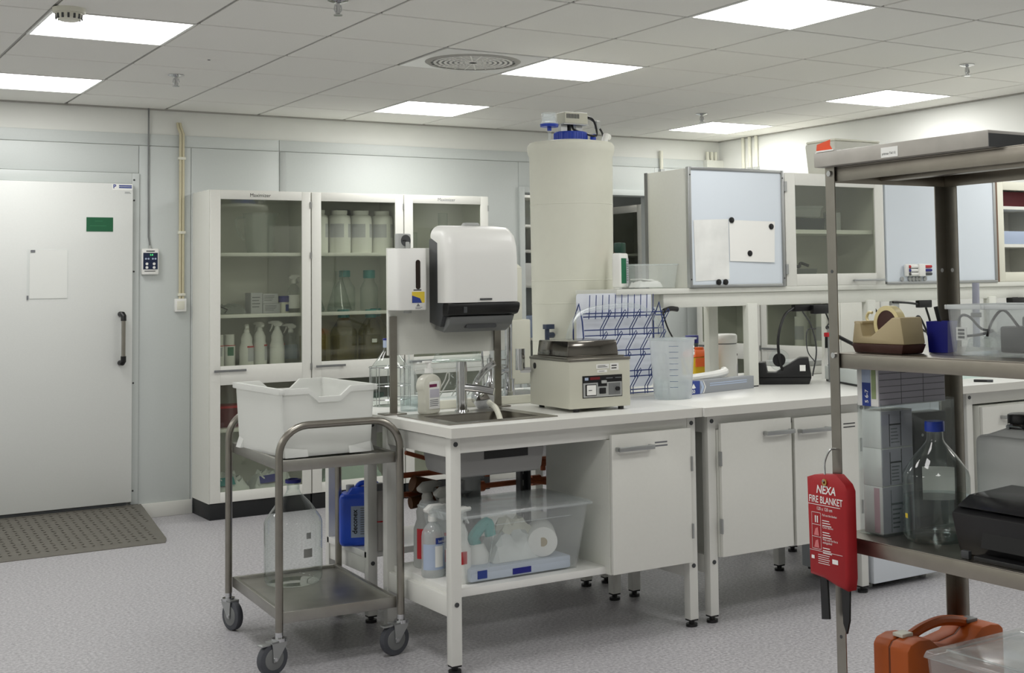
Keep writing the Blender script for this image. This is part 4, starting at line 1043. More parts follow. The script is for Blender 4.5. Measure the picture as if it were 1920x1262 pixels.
# ================================================================== ON THE SINK BENCH
# splash board on two posts
t = thing('splash_board', 'cream upright board on two steel posts behind the sink', 'board', (0,0,0))
part(t, 'board', MB().box(2.195,2.735,5.128,5.146,1.14,1.582), M_cream, 0.002)
for x in (2.20,2.68):
    p_ = part(t, 'post', MB().box(x,x+0.03,5.118,5.128,0.906,1.30), M_steel); part(p_, 'base_plate', MB().box(x-0.04,x+0.055,5.08,5.16,0.9,0.906), M_steel, 0.001)
# soap dispenser
t = thing('soap_dispenser', 'white wall soap dispenser with dark window strip', 'dispenser', (2.245, 5.128, 1.325))
part(t, 'housing', MB().prism(rrect(-0.058,0.075,-0.115,0.0,0.018,4), 0.0, 0.252, 'z'), M_white, 0.004)
part(t, 'window', MB().prism([(x_*1.0,z_) for x_,z_ in rrect(0.022,0.042,0.085,0.205,0.0099,5)], -0.1165, -0.114, 'y'), P('window_dark',(38,26,18),0.2))
part(t, 'label', MB().box(0.005,0.06,-0.1163,-0.1145,0.03,0.075), M_lab_y); part(t, 'label', MB().prism([(0.005,0.03),(0.048,0.03),(0.04,0.048),(0.005,0.06)], -0.1172, -0.116, 'y'), M_lab_b)
lines(t, 0.012, 0.06, 0.078, 0.086, 1, -0.1155, M_ink, h=0.5); lines(t, 0.02, 0.05, 0.004, 0.014, 2, -0.1155, M_inkg); part(t, 'triangle_mark', MB().prism([(0.024,0.016),(0.04,0.016),(0.032,0.028)], -0.1158, -0.1145, 'y'), M_inkg)
part(t, 'outlet', MB().cyl((0.01,-0.06,-0.012),(0.01,-0.06,0.0),0.016,n=12), M_lgrey)
t = thing('round_timer', 'small grey timer dial standing on the soap dispenser', 'timer', (2.24, 5.075, 1.5772), 0.25)
part(t, 'housing', MB().box(-0.033,0.033,-0.012,0.015,0,0.062), M_lgrey, 0.006); part(t, 'dial', MB().cyl((0.004,-0.0145,0.033),(0.004,-0.011,0.033),0.024,n=24), M_dgrey); part(t, 'knob', MB().box(0.0,0.02,-0.02,-0.012,0.0,0.028), M_lgrey, 0.004); part(t, 'pointer', MB().box(-0.012,0.004,-0.0165,-0.0145,0.031,0.035), M_black)
# towel dispenser
t = thing('towel_dispenser', 'large white paper towel dispenser with black lower window', 'dispenser', (2.547, 5.128, 1.24))
prof = [(0,0.02),(-0.10,0.0),(-0.165,0.06),(-0.185,0.11),(-0.187,0.20),(-0.182,0.34),(-0.165,0.405),(-0.12,0.428),(0,0.432)]   # (y,z) outline of the side
part(t, 'back_box', MB().prism([(0,0.03),(-0.10,0.012),(-0.13,0.062),(-0.13,0.36),(-0.10,0.378),(0,0.38)], -0.1675, 0.1675, 'x'), M_dgrey, 0.004)
cpr = [(-0.085,0.112),(-0.183,0.112),(-0.187,0.20),(-0.184,0.31),(-0.178,0.36),(-0.160,0.40),(-0.12,0.426),(-0.02,0.436),(-0.02,0.428),(-0.085,0.40)]
cv = MB(); rr = 0.045; sec = []
for k in range(7):
    th = PI/2*k/6; sec.append((0.169-rr+rr*math.sin(th), rr*(1-math.cos(th))))
sec = [(-x, i) for x, i in reversed(sec)] + sec
for x, i in sec:
    cv.v += [(x, y*(1-i/0.187) if y < -0.1 else y, z-i*max(0, (z-0.112)/0.324)) for y, z in cpr]
nn = len(cpr)
for k in range(len(sec)-1):
    for q in range(nn): cv.f.append((k*nn+q, k*nn+(q+1) % nn, (k+1)*nn+(q+1) % nn, (k+1)*nn+q))
cv.f += [tuple(range(nn)), tuple(range((len(sec)-1)*nn+nn-1, (len(sec)-1)*nn-1, -1))]
part(t, 'cover', cv, M_white, ang=40)
part(t, 'window', MB().prism([(-0.08,0.05),(-0.165,0.06),(-0.183,0.085),(-0.185,0.111),(-0.08,0.111)], -0.167, 0.167, 'x'), M_black, 0.01)
part(t, 'paper_mouth', MB().prism([(0,0.0),(-0.09,-0.012),(-0.145,0.02),(-0.16,0.055),(-0.05,0.06)], -0.148, 0.148, 'x'), M_grey, 0.008)
part(t, 'mouth_slot', MB().prism(rrect(-0.07,0.07,0.004,0.022,0.008,3), -0.1475, -0.12, 'y'), M_dgrey); part(t, 'badge', MB().box(-0.025,0.03,-0.188,-0.184,0.121,0.128), M_dgrey); part(t, 'lock_tab', MB().prism([(-0.05,0.434),(0.03,0.434),(0.02,0.446),(-0.04,0.446)], -0.09, -0.06, 'y'), M_lgrey, 0.003)
part(t, 'window_chip', MB().box(-0.1,-0.085,-0.1875,-0.184,0.07,0.095), M_dgrey)
# soap pump bottle
t = thing('pump_bottle', 'cream pump soap bottle with plum label beside the sink', 'bottle', (2.315, 5.0, 0.9047), 0.35)
part(t, 'body', MB().prism([(-0.04,0),(0.04,0),(0.043,0.01),(0.043,0.085),(0.05,0.098),(0.053,0.112),(0.05,0.13),(0.04,0.146),(0.025,0.156),(0.014,0.16),(-0.014,0.16),(-0.025,0.156),(-0.04,0.146),(-0.05,0.13),(-0.053,0.112),(-0.05,0.098),(-0.043,0.085),(-0.043,0.01)], -0.024, 0.024, 'y'), GL('soap_body',(246,245,238),0.2,0.2,body=(246,245,236),bodyfac=0.7), 0.008)
part(t, 'label', MB().box(-0.022,0.035,-0.0262,-0.0235,0.02,0.13), M_paper); part(t, 'label_band', MB().box(-0.022,0.02,-0.0268,-0.0255,0.108,0.12), M_lab_p); part(t, 'label_block', MB().box(-0.02,0.033,-0.0268,-0.0255,0.066,0.1), M_boxd); lines(t, -0.02, 0.03, 0.03, 0.06, 4, -0.0265, M_inkg)
part(t, 'collar', MB().cyl((0,0,0.165),(0,0,0.185),0.017,n=16), M_white); part(t, 'pump_head', MB().cyl((0,0,0.185),(0,0,0.205),0.011,n=12).box(-0.03,0.012,-0.008,0.008,0.205,0.214), M_white, 0.002)
# wash bottle
t = thing('wash_bottle', 'clear squeeze wash bottle behind the soap bottle', 'bottle', (2.325, 5.215, 0.9003))
M_ldpe = GL('ldpe',(250,252,252),0.2,0.2,body=(246,250,250),bodyfac=0.13)
lathe_part(t, 'body', [(0,0),(0.036,0),(0.038,0.006),(0.038,0.12),(0.034,0.145),(0.018,0.172),(0.014,0.18),(0,0.18)], M_ldpe); lathe_part(t, 'liquid', [(0,0.003),(0.035,0.003),(0.036,0.06),(0,0.06)], M_water); lathe_part(t, 'cap', [(0,0.18),(0.016,0.18),(0.016,0.2),(0.006,0.215),(0,0.215)], M_ldpe)
part(t, 'spout_tube', MB().tube(smoothpath([(0,0,0.2),(0,0,0.29),(0.01,0,0.31),(0.05,0,0.31)]),0.004,6), M_ldpe)
# large bottle behind, in a wire cage
t = lab_bottle('big clear glass bottle in a wire cage left of the splash board', (2.37, 5.52, 0.9003), 0.085, 0.29, M_glass, M_lab_l, None, neck=0.3, capr=1.15, caph=0.12)
cg = MB()
for z in (0.03,0.09,0.17): cg.tube([(0.09*math.cos(a*PI/10),0.09*math.sin(a*PI/10),z) for a in range(20)],0.0025,5,True)
for k in range(10): cg.tube([(0.09*math.cos(k*PI/5),0.09*math.sin(k*PI/5),0.0),(0.09*math.cos(k*PI/5),0.09*math.sin(k*PI/5),0.17)],0.002,5)
part(t, 'wire_cage', cg, M_chrome); lathe_part(t, 'cap_ring', [(0.024,0.288),(0.031,0.288),(0.031,0.295),(0.024,0.295),(0.024,0.288)], M_dblue)
# acrylic glassware rack
t = thing('draining_rack', 'clear acrylic draining rack with pegs behind the faucet', 'rack', (2.42, 5.34, 0.9003))
part(t, 'tray', MB().tub(0.44,0.16,0.025,0.0,0.004,(0.22,0.06)), M_acry); part(t, 'back', MB().box(0.02,0.42,0.12,0.125,0.02,0.20), M_acry)
wr = MB()
for z in (0.06,0.16,0.185): wr.tube([(0.0,0.02,z),(0.44,0.02,z)],0.003,6)
for k in range(5):
    x = 0.06+k*0.08
    wr.tube([(x,0.12,0.03),(x,0.02,0.11),(x+0.005,0.01,0.14),(x+0.015,0.01,0.14),(x+0.02,0.02,0.11),(x+0.02,0.12,0.03)],0.003,6)
part(t, 'wire_peg', wr, M_white)
t = thing('glass_tray', 'upside down clear glass dish drying on the rack', 'dish', (2.63, 5.38, 1.09)); part(t, 'dish', MB().frus((-0.10,0.10,-0.05,0.05),(-0.085,0.085,-0.04,0.04),0,0.05), M_glass, 0.006); part(t, 'dish_rim', MB().tube([(-0.1,-0.05,0),(0.1,-0.05,0),(0.1,0.05,0),(-0.1,0.05,0)],0.004,6,True), M_glass)
t = thing('steel_funnel', 'chrome funnels hanging upside down on the draining rack', 'funnel', (2.735, 5.27, 0.9003)); lathe_part(t, 'funnel', [(0.01,0.2),(0.012,0.1),(0.04,0.055),(0.042,0.055),(0.015,0.1),(0.013,0.2)], M_chrome, 20); part(t, 'ladle_handle', MB().tube([(0.03,0,0.02),(0.04,0.0,0.22)],0.006,8).tube([(-0.02,0.02,0.06),(-0.03,0.02,0.24)],0.005,8), M_chrome); lathe_part(t, 'foot', [(0,0),(0.03,0),(0.03,0.012),(0.012,0.055),(0,0.055)], M_chrome, 16)
t = thing('sponge', 'small blue and ochre sponge pair beside the rack', 'sponge', (2.44, 5.22, 0.9003)); part(t, 'sponge', MB().box(0,0.06,0,0.04,0,0.03), M_blue, 0.006); part(t, 'sponge_pad', MB().box(0.065,0.13,0.0,0.05,0,0.028), M_tape, 0.006)
solo('cream_rail', MB().box(0,0.62,0,0.03,0,0.035), M_ivory, 'cream plastic strip lying behind the faucet', 'strip', (2.40, 5.185, 0.9003), bevel=0.003)
# white tower (pipette washer)
t = thing('pipette_washer', 'slim ivory plastic column standing left of the tank', 'column', (3.0, 5.50, 0.9003))
part(t, 'base', MB().box(-0.07,0.06,-0.05,0.05,0,0.03), M_lgrey, 0.003); part(t, 'lower_column', MB().box(-0.055,0.055,-0.03,0.03,0.06,0.36), M_ivory, 0.008); part(t, 'foot_leg', MB().box(-0.06,-0.052,-0.03,0.03,0.0,0.07).box(0.045,0.052,-0.03,0.03,0.0,0.07), M_acry); part(t, 'upper_column', MB().box(-0.03,0.015,-0.022,0.022,0.36,0.60), M_ivory, 0.004); part(t, 'pointed_cap', MB().frus((-0.03,0.015,-0.022,0.022),(-0.012,-0.003,-0.006,0.006),0.60,0.622), M_ivory)
part(t, 'front_pane', MB().box(-0.085,-0.082,-0.06,0.06,0,0.58), M_acry)

# ---- tank
t = thing('water_tank', 'tall ivory cylindrical water tank standing on the bench', 'tank', (3.442, 5.73, 0.9003))
t.scale = (0.89, 0.89, 1.019)
prf = [(0,0.0),(0.225,0.0),(0.228,0.01),(0.229,0.24)]
prf += [(0.235,1.05),(0.236,1.14),(0.244,1.155),(0.247,1.17),(0.247,1.19),(0.235,1.205),(0.10,1.222),(0,1.225)]
part(t, 'shell', MB().lathe(prf, 56), M_tank, ang=30)
for z in (0.24,0.42,0.53,0.90): part(t, 'seam', MB().lathe([(0.2283+(z-0.24)*0.0074,z-0.004),(0.2306+(z-0.24)*0.0074,z),(0.2283+(z-0.24)*0.0074,z+0.004)],56), M_tank)
cp = part(t, 'screw_cap', MB().lathe([(0,1.262),(0.09,1.262),(0.094,1.258),(0.094,1.222),(0,1.222)], 36), M_blue, label='blue ribbed screw cap')
rb = MB()
for k in range(36):
    a = 2*PI*k/36
    rb.cyl((0.094*math.cos(a),0.094*math.sin(a),1.222),(0.094*math.cos(a),0.094*math.sin(a),1.256),0.003,n=5)
part(cp, 'cap_rib', rb, M_blue)
pb = part(t, 'pump_bracket', MB().box(-0.08,-0.04,-0.03,0.0,1.262,1.297).box(0.02,0.06,-0.03,0.0,1.262,1.297).box(-0.085,0.075,-0.07,0.05,1.295,1.299), M_alu)
bx = part(t, 'control_box', MB().box(-0.08,0.07,-0.075,0.03,1.299,1.355), M_khaki, 0.004, label='beige control box with vent slots')
for k in range(9): part(bx, 'vent_slot', MB().box(-0.07+k*0.0095,-0.064+k*0.0095,-0.0765,-0.074,1.324,1.346), M_dgrey)
part(t, 'float_rod', MB().cyl((-0.015,-0.01,1.26),(-0.015,-0.01,1.297),0.012,n=10), M_black)
part(t, 'black_cable', MB().tube(smoothpath([(0.07,-0.02,1.345),(0.13,-0.03,1.33),(0.15,-0.04,1.27),(0.12,-0.06,1.245),(0.0,-0.05,1.268),(-0.01,-0.03,1.30)]),0.006,8).tube(smoothpath([(0.07,0.0,1.348),(0.14,-0.01,1.33),(0.19,-0.02,1.28),(0.22,-0.01,1.235)]),0.006,8), M_black)
part(t, 'filter_cup', MB().lathe([(0.03,0.055),(0.04,0.0),(0.05,-0.002),(0.05,0.01),(0.043,0.012),(0.043,0.055),(0.03,0.055)],20), M_ldpe, loc=(-0.185,-0.08,1.285)); part(t, 'filter_base', MB().lathe([(0,-0.012),(0.05,-0.012),(0.052,0.002),(0,0.002)],20).cyl((0,0,-0.03),(0,0,-0.012),0.012,n=10), M_blue, loc=(-0.185,-0.08,1.285)); part(t, 'filter_stem', MB().cyl((-0.185,-0.08,1.19),(-0.185,-0.08,1.26),0.008,n=8), M_ldpe)
part(t, 'blue_plug', MB().cyl((0.125,-0.04,1.21),(0.125,-0.04,1.255),0.017,n=12), M_blue); part(t, 'white_elbow', MB().cyl((0.17,-0.08,1.20),(0.20,-0.06,1.25),0.018,n=12).cyl((0.20,-0.06,1.25),(0.235,-0.04,1.245),0.014,n=10), M_white); part(t, 'cable_joint', MB().box(0.155,0.18,-0.035,-0.005,1.285,1.325), M_lgrey, 0.004)
sp = part(t, 'spigot', MB().cyl((-0.20,-0.115,0.27),(-0.25,-0.14,0.27),0.014,n=12).cyl((-0.25,-0.14,0.235),(-0.25,-0.14,0.30),0.013,n=12).box(-0.265,-0.215,-0.16,-0.12,0.30,0.322), P('tap_navy',(52,62,84),0.4)); part(sp, 'tap_hose', MB().cyl((-0.25,-0.14,0.20),(-0.25,-0.14,0.24),0.007,n=8), MATS['tap_navy'])
# ---- water bath
t = thing('water_bath', 'beige benchtop water bath with steel lid and control panel', 'water bath', (2.765, 4.64, 0.9003), -0.055)
W_, D_ = 0.285, 0.36
part(t, 'housing', MB().box(0,W_,0,D_,0.014,0.205), M_khaki, 0.003); part(t, 'top_rim', MB().box(-0.002,W_+0.002,-0.002,D_+0.002,0.205,0.216), M_steel, 0.002)
part(t, 'lid', MB().frus((0.02,0.26,0.05,0.33),(0.026,0.254,0.056,0.324),0.222,0.285), P('lid_steel',(128,124,118),0.12,1.0), 0.004); part(t, 'lid_flange', MB().box(0.008,0.275,0.03,0.345,0.216,0.222), M_steel); part(t, 'lid_tab', MB().box(0.255,0.29,0.15,0.2,0.25,0.258), M_steel)
for x in (0.04,0.25):
    for y in (0.02,0.33): part(t, 'foot', MB().cyl((x,y,0),(x,y,0.015),0.012,n=10), M_black)
pn = part(t, 'control_panel', MB().box(0.06,0.245,-0.002,0.001,0.055,0.145), M_black)
part(pn, 'panel_face', MB().box(0.063,0.242,-0.0035,-0.0015,0.058,0.116), M_lgrey); part(pn, 'upper_notch', MB().box(0.13,0.172,-0.0042,-0.003,0.10,0.118), M_black); part(pn, 'red_display', MB().box(0.095,0.14,-0.0035,-0.0015,0.128,0.139), P('dark_red',(110,24,30),0.4)); part(pn, 'logo', MB().box(0.07,0.086,-0.0035,-0.0015,0.127,0.138), M_lab_l); part(pn, 'rule', MB().box(0.17,0.2,-0.0035,-0.0015,0.131,0.134).box(0.212,0.24,-0.0035,-0.0015,0.131,0.134), M_inkg)
mt = part(pn, 'meter', MB().box(0.072,0.122,-0.006,-0.0025,0.064,0.11), M_black); part(mt, 'meter_face', MB().box(0.077,0.119,-0.0075,-0.005,0.067,0.107), M_paper); part(mt, 'needle', MB().box(0.084,0.1,-0.0085,-0.007,0.085,0.0875), M_ink)
part(pn, 'rocker_switch', MB().box(0.136,0.166,-0.008,-0.003,0.07,0.094), M_black, 0.002); part(pn, 'dial_plate', MB().box(0.18,0.235,-0.0048,-0.003,0.064,0.112), M_grey); part(pn, 'knob', MB().cyl((0.219,-0.016,0.088),(0.219,-0.004,0.088),0.0085,n=14), M_black); part(pn, 'toggle', MB().box(0.145,0.168,-0.012,-0.003,0.112,0.124), M_lgrey, 0.002)
for x0, x1, za, zb in ((0.125,0.185,0.172,0.19),(0.13,0.175,0.156,0.167),(0.19,0.23,0.163,0.192)):
    part(t, 'label', MB().box(x0,x1,-0.0012,0.0008,za,zb), M_paper); lines(t, x0+0.006, x1-0.006, za+0.004, zb-0.004, 2, -0.0013, M_ink, h=0.4)
part(t, 'side_grip', MB().prism(rrect(0.30,0.325,0.165,0.19,0.01,4), -0.0015, 0.002, 'x'), M_black)
part(t, 'rear_tap', MB().cyl((-0.01,0.33,0.16),(-0.05,0.35,0.16),0.012,n=10).cyl((-0.05,0.35,0.16),(-0.05,0.35,0.25),0.02,n=14), M_chrome)
# ---- blue wire drying rack with white back board
t = thing('drying_rack', 'blue wire drying rack with pegs and white back board', 'rack', (3.175, 5.09, 0.9003), -0.04)
part(t, 'back_board', MB().prism(rrect(-0.055,0.345,0.04,0.475,0.012,3), 0.075, 0.08, 'y'), P('rack_board',(236,240,248),0.4)); 
def wire(pts, r=0.0028): return part(t, 'wire', MB().tube(pts, r, 6), M_wire)
def yz(z): return 0.0+0.07*(z/0.48)      # the rack leans back
for x in (-0.04, 0.39): part(t, 'side_frame', MB().tube([(x,0.0,0.0),(x,yz(0.35),0.35),(x-0.01,yz(0.43),0.43),(x-0.02,0.10,0.35),(x-0.02,0.10,0.0)],0.0035,6), M_wire)
for z in (0.02,0.035,0.095,0.12,0.19,0.215,0.285,0.31,0.37,0.385): wire([(-0.035,yz(z)-0.004,z),(0.39,yz(z)-0.004,z)])
for k in range(11):
    x = -0.01+k*0.034
    wire([(x,yz(0.37)-0.01,0.36),(x+0.002,yz(0.37)-0.012,0.39),(x+0.014,yz(0.47)-0.012,0.468)], 0.0022)
for row, (z, off) in enumerate(((0.285,0.045),(0.19,0.015),(0.095,0.05),(0.02,0.02))):
    for k in range(5):
        x = off+k*0.078
        y0 = yz(z)-0.006
        wire([(x,y0,z-0.005),(x,y0,z+0.03),(x+0.016,y0-0.05,z+0.105),(x+0.022,y0-0.054,z+0.115),(x+0.03,y0-0.05,z+0.105),(x+0.014,y0,z+0.03),(x+0.014,y0,z-0.005)], 0.0022)
# tube over the rack
solo('clear_hose', MB().tube(smoothpath([(2.99,5.04,1.12),(3.0,5.02,1.22),(3.07,5.05,1.29),(3.22,5.07,1.315),(3.40,5.07,1.31),(3.52,5.08,1.22),(3.54,5.0,1.0),(3.5,4.90,0.95)]),0.011,10), M_ldpe, 'clear hose draped over the blue drying rack', 'hose')
solo('black_cable', MB().tube(smoothpath([(3.59,5.16,1.29),(3.63,5.17,1.2),(3.70,5.18,1.1),(3.76,5.19,0.98),(3.80,5.2,0.906)]),0.004,8), M_black, 'thin black cable hanging right of the drying rack', 'cable')
t = thing('power_plug', 'black plug under the cream beam right of the drying rack', 'plug', (3.585, 5.14, 1.287)); part(t, 'plug', MB().tube(smoothpath([(0,0,0),(0.04,0,0.01),(0.08,0.0,0.006)]),0.012,8), M_black); part(t, 'strain_relief', MB().cyl((-0.015,0.0,-0.004),(0.0,0,0),0.007,n=8), M_dgrey)
# beaker
t = thing('plastic_beaker', 'large clear plastic beaker with blue graduation on the bench', 'beaker', (3.46, 4.90, 0.9003))
lathe_part(t, 'body', [(0,0.002),(0.082,0),(0.085,0.006),(0.102,0.262),(0.112,0.268),(0.1,0.266),(0.08,0.01),(0,0.008)], GL('beaker_pp',(250,252,253),0.2,0.2,body=(252,254,255),bodyfac=0.34), 36); lathe_part(t, 'rim', [(0.1,0.262),(0.112,0.264),(0.112,0.271),(0.1,0.27),(0.1,0.262)], M_ldpe, 36)
for k in range(8): band(t, 0.0905+k*0.0024, 0.055+k*0.026, 0.0565+k*0.026, M_wire, -0.75, -0.35, 5, 'graduation')
band(t, 0.1005, 0.195, 0.235, M_paper, 0.6, 1.0, 6); band(t, 0.1012, 0.22, 0.227, M_ink, 0.68, 0.92, 5, 'print'); band(t, 0.1008, 0.208, 0.213, M_inkg, 0.68, 0.95, 5, 'print')
part(t, 'inner_tube', MB().tube(smoothpath([(0.05,0,0.26),(0.03,0.02,0.18),(0.0,-0.01,0.08),(0.03,-0.03,0.03)]),0.008,8), M_ldpe); lathe_part(t, 'water', [(0,0.01),(0.078,0.01),(0.084,0.09),(0,0.09)], M_water)
# items behind
t = thing('sharps_bin', 'yellow and orange sharps bin behind the beaker', 'bin', (4.16, 5.66, 0.9003), 0.1); part(t, 'tub', MB().frus((-0.06,0.06,-0.05,0.05),(-0.07,0.07,-0.06,0.06),0,0.13), M_yellow, 0.008); part(t, 'lid', MB().frus((-0.074,0.074,-0.064,0.064),(-0.05,0.05,-0.04,0.04),0.13,0.165), M_sharps, 0.004); part(t, 'flap', MB().lathe([(0,0.165),(0.035,0.165),(0.03,0.178),(0,0.178)],18), M_sharps); part(t, 'label_band', MB().box(-0.068,0.068,-0.066,-0.058,0.08,0.125), M_sharps)
t = lab_bottle('bottle with deep blue cap behind the sharps bin', (4.22, 5.79, 0.9003), 0.05, 0.235, GL('grey_glass',(190,196,196),0.05,0.3,edge=(140,146,148)), M_dblue, None, neck=0.6, capr=1.2, caph=0.17, sh=0.55)
t = thing('wipes_canister', 'tall white wipes canister with screw lid on the bench', 'canister', (4.355, 5.68, 0.9003), 0.5)
lathe_part(t, 'body', [(0,0),(0.066,0),(0.068,0.006),(0.068,0.186),(0,0.188)], M_white, 32); lathe_part(t, 'neck_gap', [(0,0.186),(0.064,0.186),(0.064,0.194),(0,0.194)], M_grey, 32); lathe_part(t, 'lid', [(0,0.192),(0.066,0.192),(0.069,0.196),(0.069,0.232),(0.06,0.24),(0,0.24)], M_white, 32); band(t, 0.0688, 0.0, 0.075, M_boxd, 0.15, 0.75, 10); band(t, 0.0689, 0.01, 0.085, P('violet',(126,88,140),0.6), 0.7, 0.9, 5); band(t, 0.0688, 0.125, 0.135, M_ink, 0.1, 0.6, 6, 'print')
t = thing('foil_box', 'long blue and grey roll box lying on the bench', 'box', (3.60, 4.985, 0.9003), 0.215)
part(t, 'carton', MB().box(0,0.49,0,0.06,0,0.06), P('foil_grey',(150,154,160),0.45), 0.002); part(t, 'blue_end', MB().box(-0.001,0.09,-0.001,0.061,-0.0002,0.0605), M_lab_b, 0.001)
part(t, 'curve_print', MB().prism([(0.09,0.002),(0.105,0.002),(0.12,0.03),(0.105,0.058),(0.09,0.058),(0.102,0.03)], -0.0012, 0.0, 'y'), M_lab_l); part(t, 'curve_print', MB().prism([(0.112,0.002),(0.117,0.002),(0.132,0.03),(0.117,0.058),(0.112,0.058),(0.126,0.03)], -0.0012, 0.0, 'y'), M_white)
text(t, '450', 0.022, (0.022,-0.0014,0.006), FRONT, M_white, bold=0.02); part(t, 'drop_print', MB().prism([(0.03,0.03),(0.045,0.05),(0.06,0.03),(0.045,0.026)], -0.0014, -0.0008, 'y'), M_white); lines(t, 0.16, 0.44, 0.03, 0.048, 2, -0.0004, M_lab_l, h=0.5); part(t, 'barcode', MB().box(-0.0014,-0.0008,0.012,0.05,0.01,0.05), M_paper)
solo('white_hose_coil', MB().tube([(3.83+0.12*math.cos(a),5.16+0.05*math.sin(a),0.925+0.01*a) for a in [k*0.35 for k in range(19)]],0.02,10), M_white, 'thick white hose coil behind the foil box', 'hose')
# black desk tape dispenser
t = thing('tape_dispenser', 'black desk tape dispenser on the bench beside the cream post', 'tape dispenser', (4.25, 5.28, 0.9003), -0.72)
t.scale = (1.15, 1.15, 1.2)
def tape_body(t, L, W2, H1, H2, mat, base):
    part(t, 'base', MB().frus((0.01,L-0.01,-W2+0.004,W2-0.004),(0,L,-W2,W2),0.0,H1*0.35), base, 0.003)
    part(t, 'housing', MB().prism([(0,H1*0.35),(L,H1*0.35),(L-0.012,H2),(L*0.78,H2),(L*0.36,H1*0.62),(L*0.2,H1*0.62),(L*0.17,H1*1.15),(0.01,H1*1.15)], -W2*0.92, W2*0.92, 'y'), mat, 0.004)
tape_body(t, 0.24, 0.05, 0.08, 0.11, M_black, M_black)
part(t, 'tape_roll', MB().lathe([(0.028,-0.012),(0.045,-0.012),(0.045,0.012),(0.028,0.012),(0.028,-0.012)],28), M_acry, loc=(0.1,0,0.10), rot=(PI/2,0,0)); part(t, 'hub', MB().cyl((0.1,-0.014,0.10),(0.1,0.014,0.10),0.028,n=20), M_black); part(t, 'sticker', MB().box(0.19,0.215,-0.0475,-0.046,0.055,0.08), M_paper)
# low white instrument and grey sensor
t = thing('flat_instrument', 'long low white instrument behind the black tape dispenser', 'instrument', (4.36, 4.50, 0.9003), -0.36); part(t, 'housing', MB().box(0,0.36,0,0.72,0.01,0.08), P('instrument_grey',(206,212,210),0.5), 0.005); part(t, 'foot_strip', MB().box(0.005,0.355,0.005,0.715,0,0.01), M_black); part(t, 'top_plate', MB().box(0.01,0.35,0.01,0.71,0.08,0.085), M_lgrey, 0.002)
t = thing('grey_adapter', 'grey power adapter with wheel on the low white instrument', 'adapter', (4.72, 4.93, 0.985+0.001), -0.3); part(t, 'housing', MB().box(0,0.2,0,0.09,0.012,0.06), M_grey, 0.008); part(t, 'wheel', MB().cyl((-0.004,0.02,0.025),(-0.004,0.06,0.025),0.024,n=16), M_lgrey); part(t, 'top_bar', MB().box(0.02,0.16,0.02,0.06,0.075,0.085).box(0.04,0.05,0.03,0.05,0.06,0.076).box(0.12,0.13,0.03,0.05,0.06,0.076), M_grey, 0.002); part(t, 'foot', MB().cyl((0.06,0.045,0),(0.06,0.045,0.013),0.02,n=12).cyl((0.15,0.045,0),(0.15,0.045,0.013),0.02,n=12), M_black)
t = thing('white_lid_case', 'flat white case behind the cream post', 'case', (4.75, 5.60, 0.9003)); part(t, 'base', MB().box(0,0.30,0,0.24,0,0.045), M_white, 0.006); part(t, 'lid', MB().box(0.005,0.295,0.005,0.235,0.045,0.075), M_lgrey, 0.008)
t = thing('white_dropper', 'white squeeze bottle with black tip hanging cable beside it', 'bottle', (4.74, 5.30, 0.9003)); lathe_part(t, 'body', [(0,0),(0.025,0),(0.026,0.09),(0.014,0.12),(0.008,0.16),(0,0.16)], M_white); part(t, 'probe', MB().cyl((0.004,0,0.16),(0.006,0,0.24),0.009,n=10), M_black)
# power strip with cables below the beam
t = thing('power_strip', 'black power strip with cables under the cream beam', 'power strip', (4.42, 5.17, 1.262)); part(t, 'strip', MB().box(0.0,0.24,0,0.03,0.0,0.035), M_black, 0.004); part(t, 'adapter', MB().box(0.1,0.21,-0.03,0.0,-0.015,0.03), M_black, 0.004)
part(t, 'cable', MB().tube(smoothpath([(0.0,0.01,0.02),(-0.08,-0.01,-0.02),(-0.14,-0.03,-0.13),(-0.12,-0.02,-0.26),(-0.06,0.0,-0.33)]),0.007,8), M_black); part(t, 'cable', MB().tube(smoothpath([(0.2,0.0,0.0),(0.22,-0.01,-0.06),(0.19,-0.02,-0.09),(0.25,-0.02,-0.10),(0.2,-0.01,-0.08),(0.27,-0.02,-0.12)]),0.004,6), M_black)
part(t, 'cable', MB().tube(smoothpath([(0.05,0.0,0.0),(0.1,-0.01,-0.08),(0.12,-0.02,-0.2),(0.09,-0.02,-0.33)]),0.004,6), M_dgrey); part(t, 'cable', MB().tube(smoothpath([(0.12,-0.02,-0.09),(0.06,-0.02,-0.1),(0.06,-0.02,-0.2),(0.11,-0.02,-0.26)]),0.003,6), M_dgrey)
t = thing('probe_holder', 'red clamp with a black rod beside the steel shelf post', 'clamp', (4.56, 5.10, 1.13)); part(t, 'clamp', MB().box(0,0.07,-0.015,0.015,0,0.022), M_redp, 0.004); part(t, 'rod', MB().cyl((0.06,0,0.01),(0.24,0.02,-0.06),0.01,n=10), M_black); part(t, 'probe', MB().cyl((0.05,0,0.02),(0.05,0,0.05),0.008,n=8).cyl((0.05,0,-0.03),(0.05,0,0.0),0.006,n=8), M_black); part(t, 'stand_rod', MB().cyl((0.02,0,-0.23),(0.02,0,0.04),0.005,n=8), M_alu)
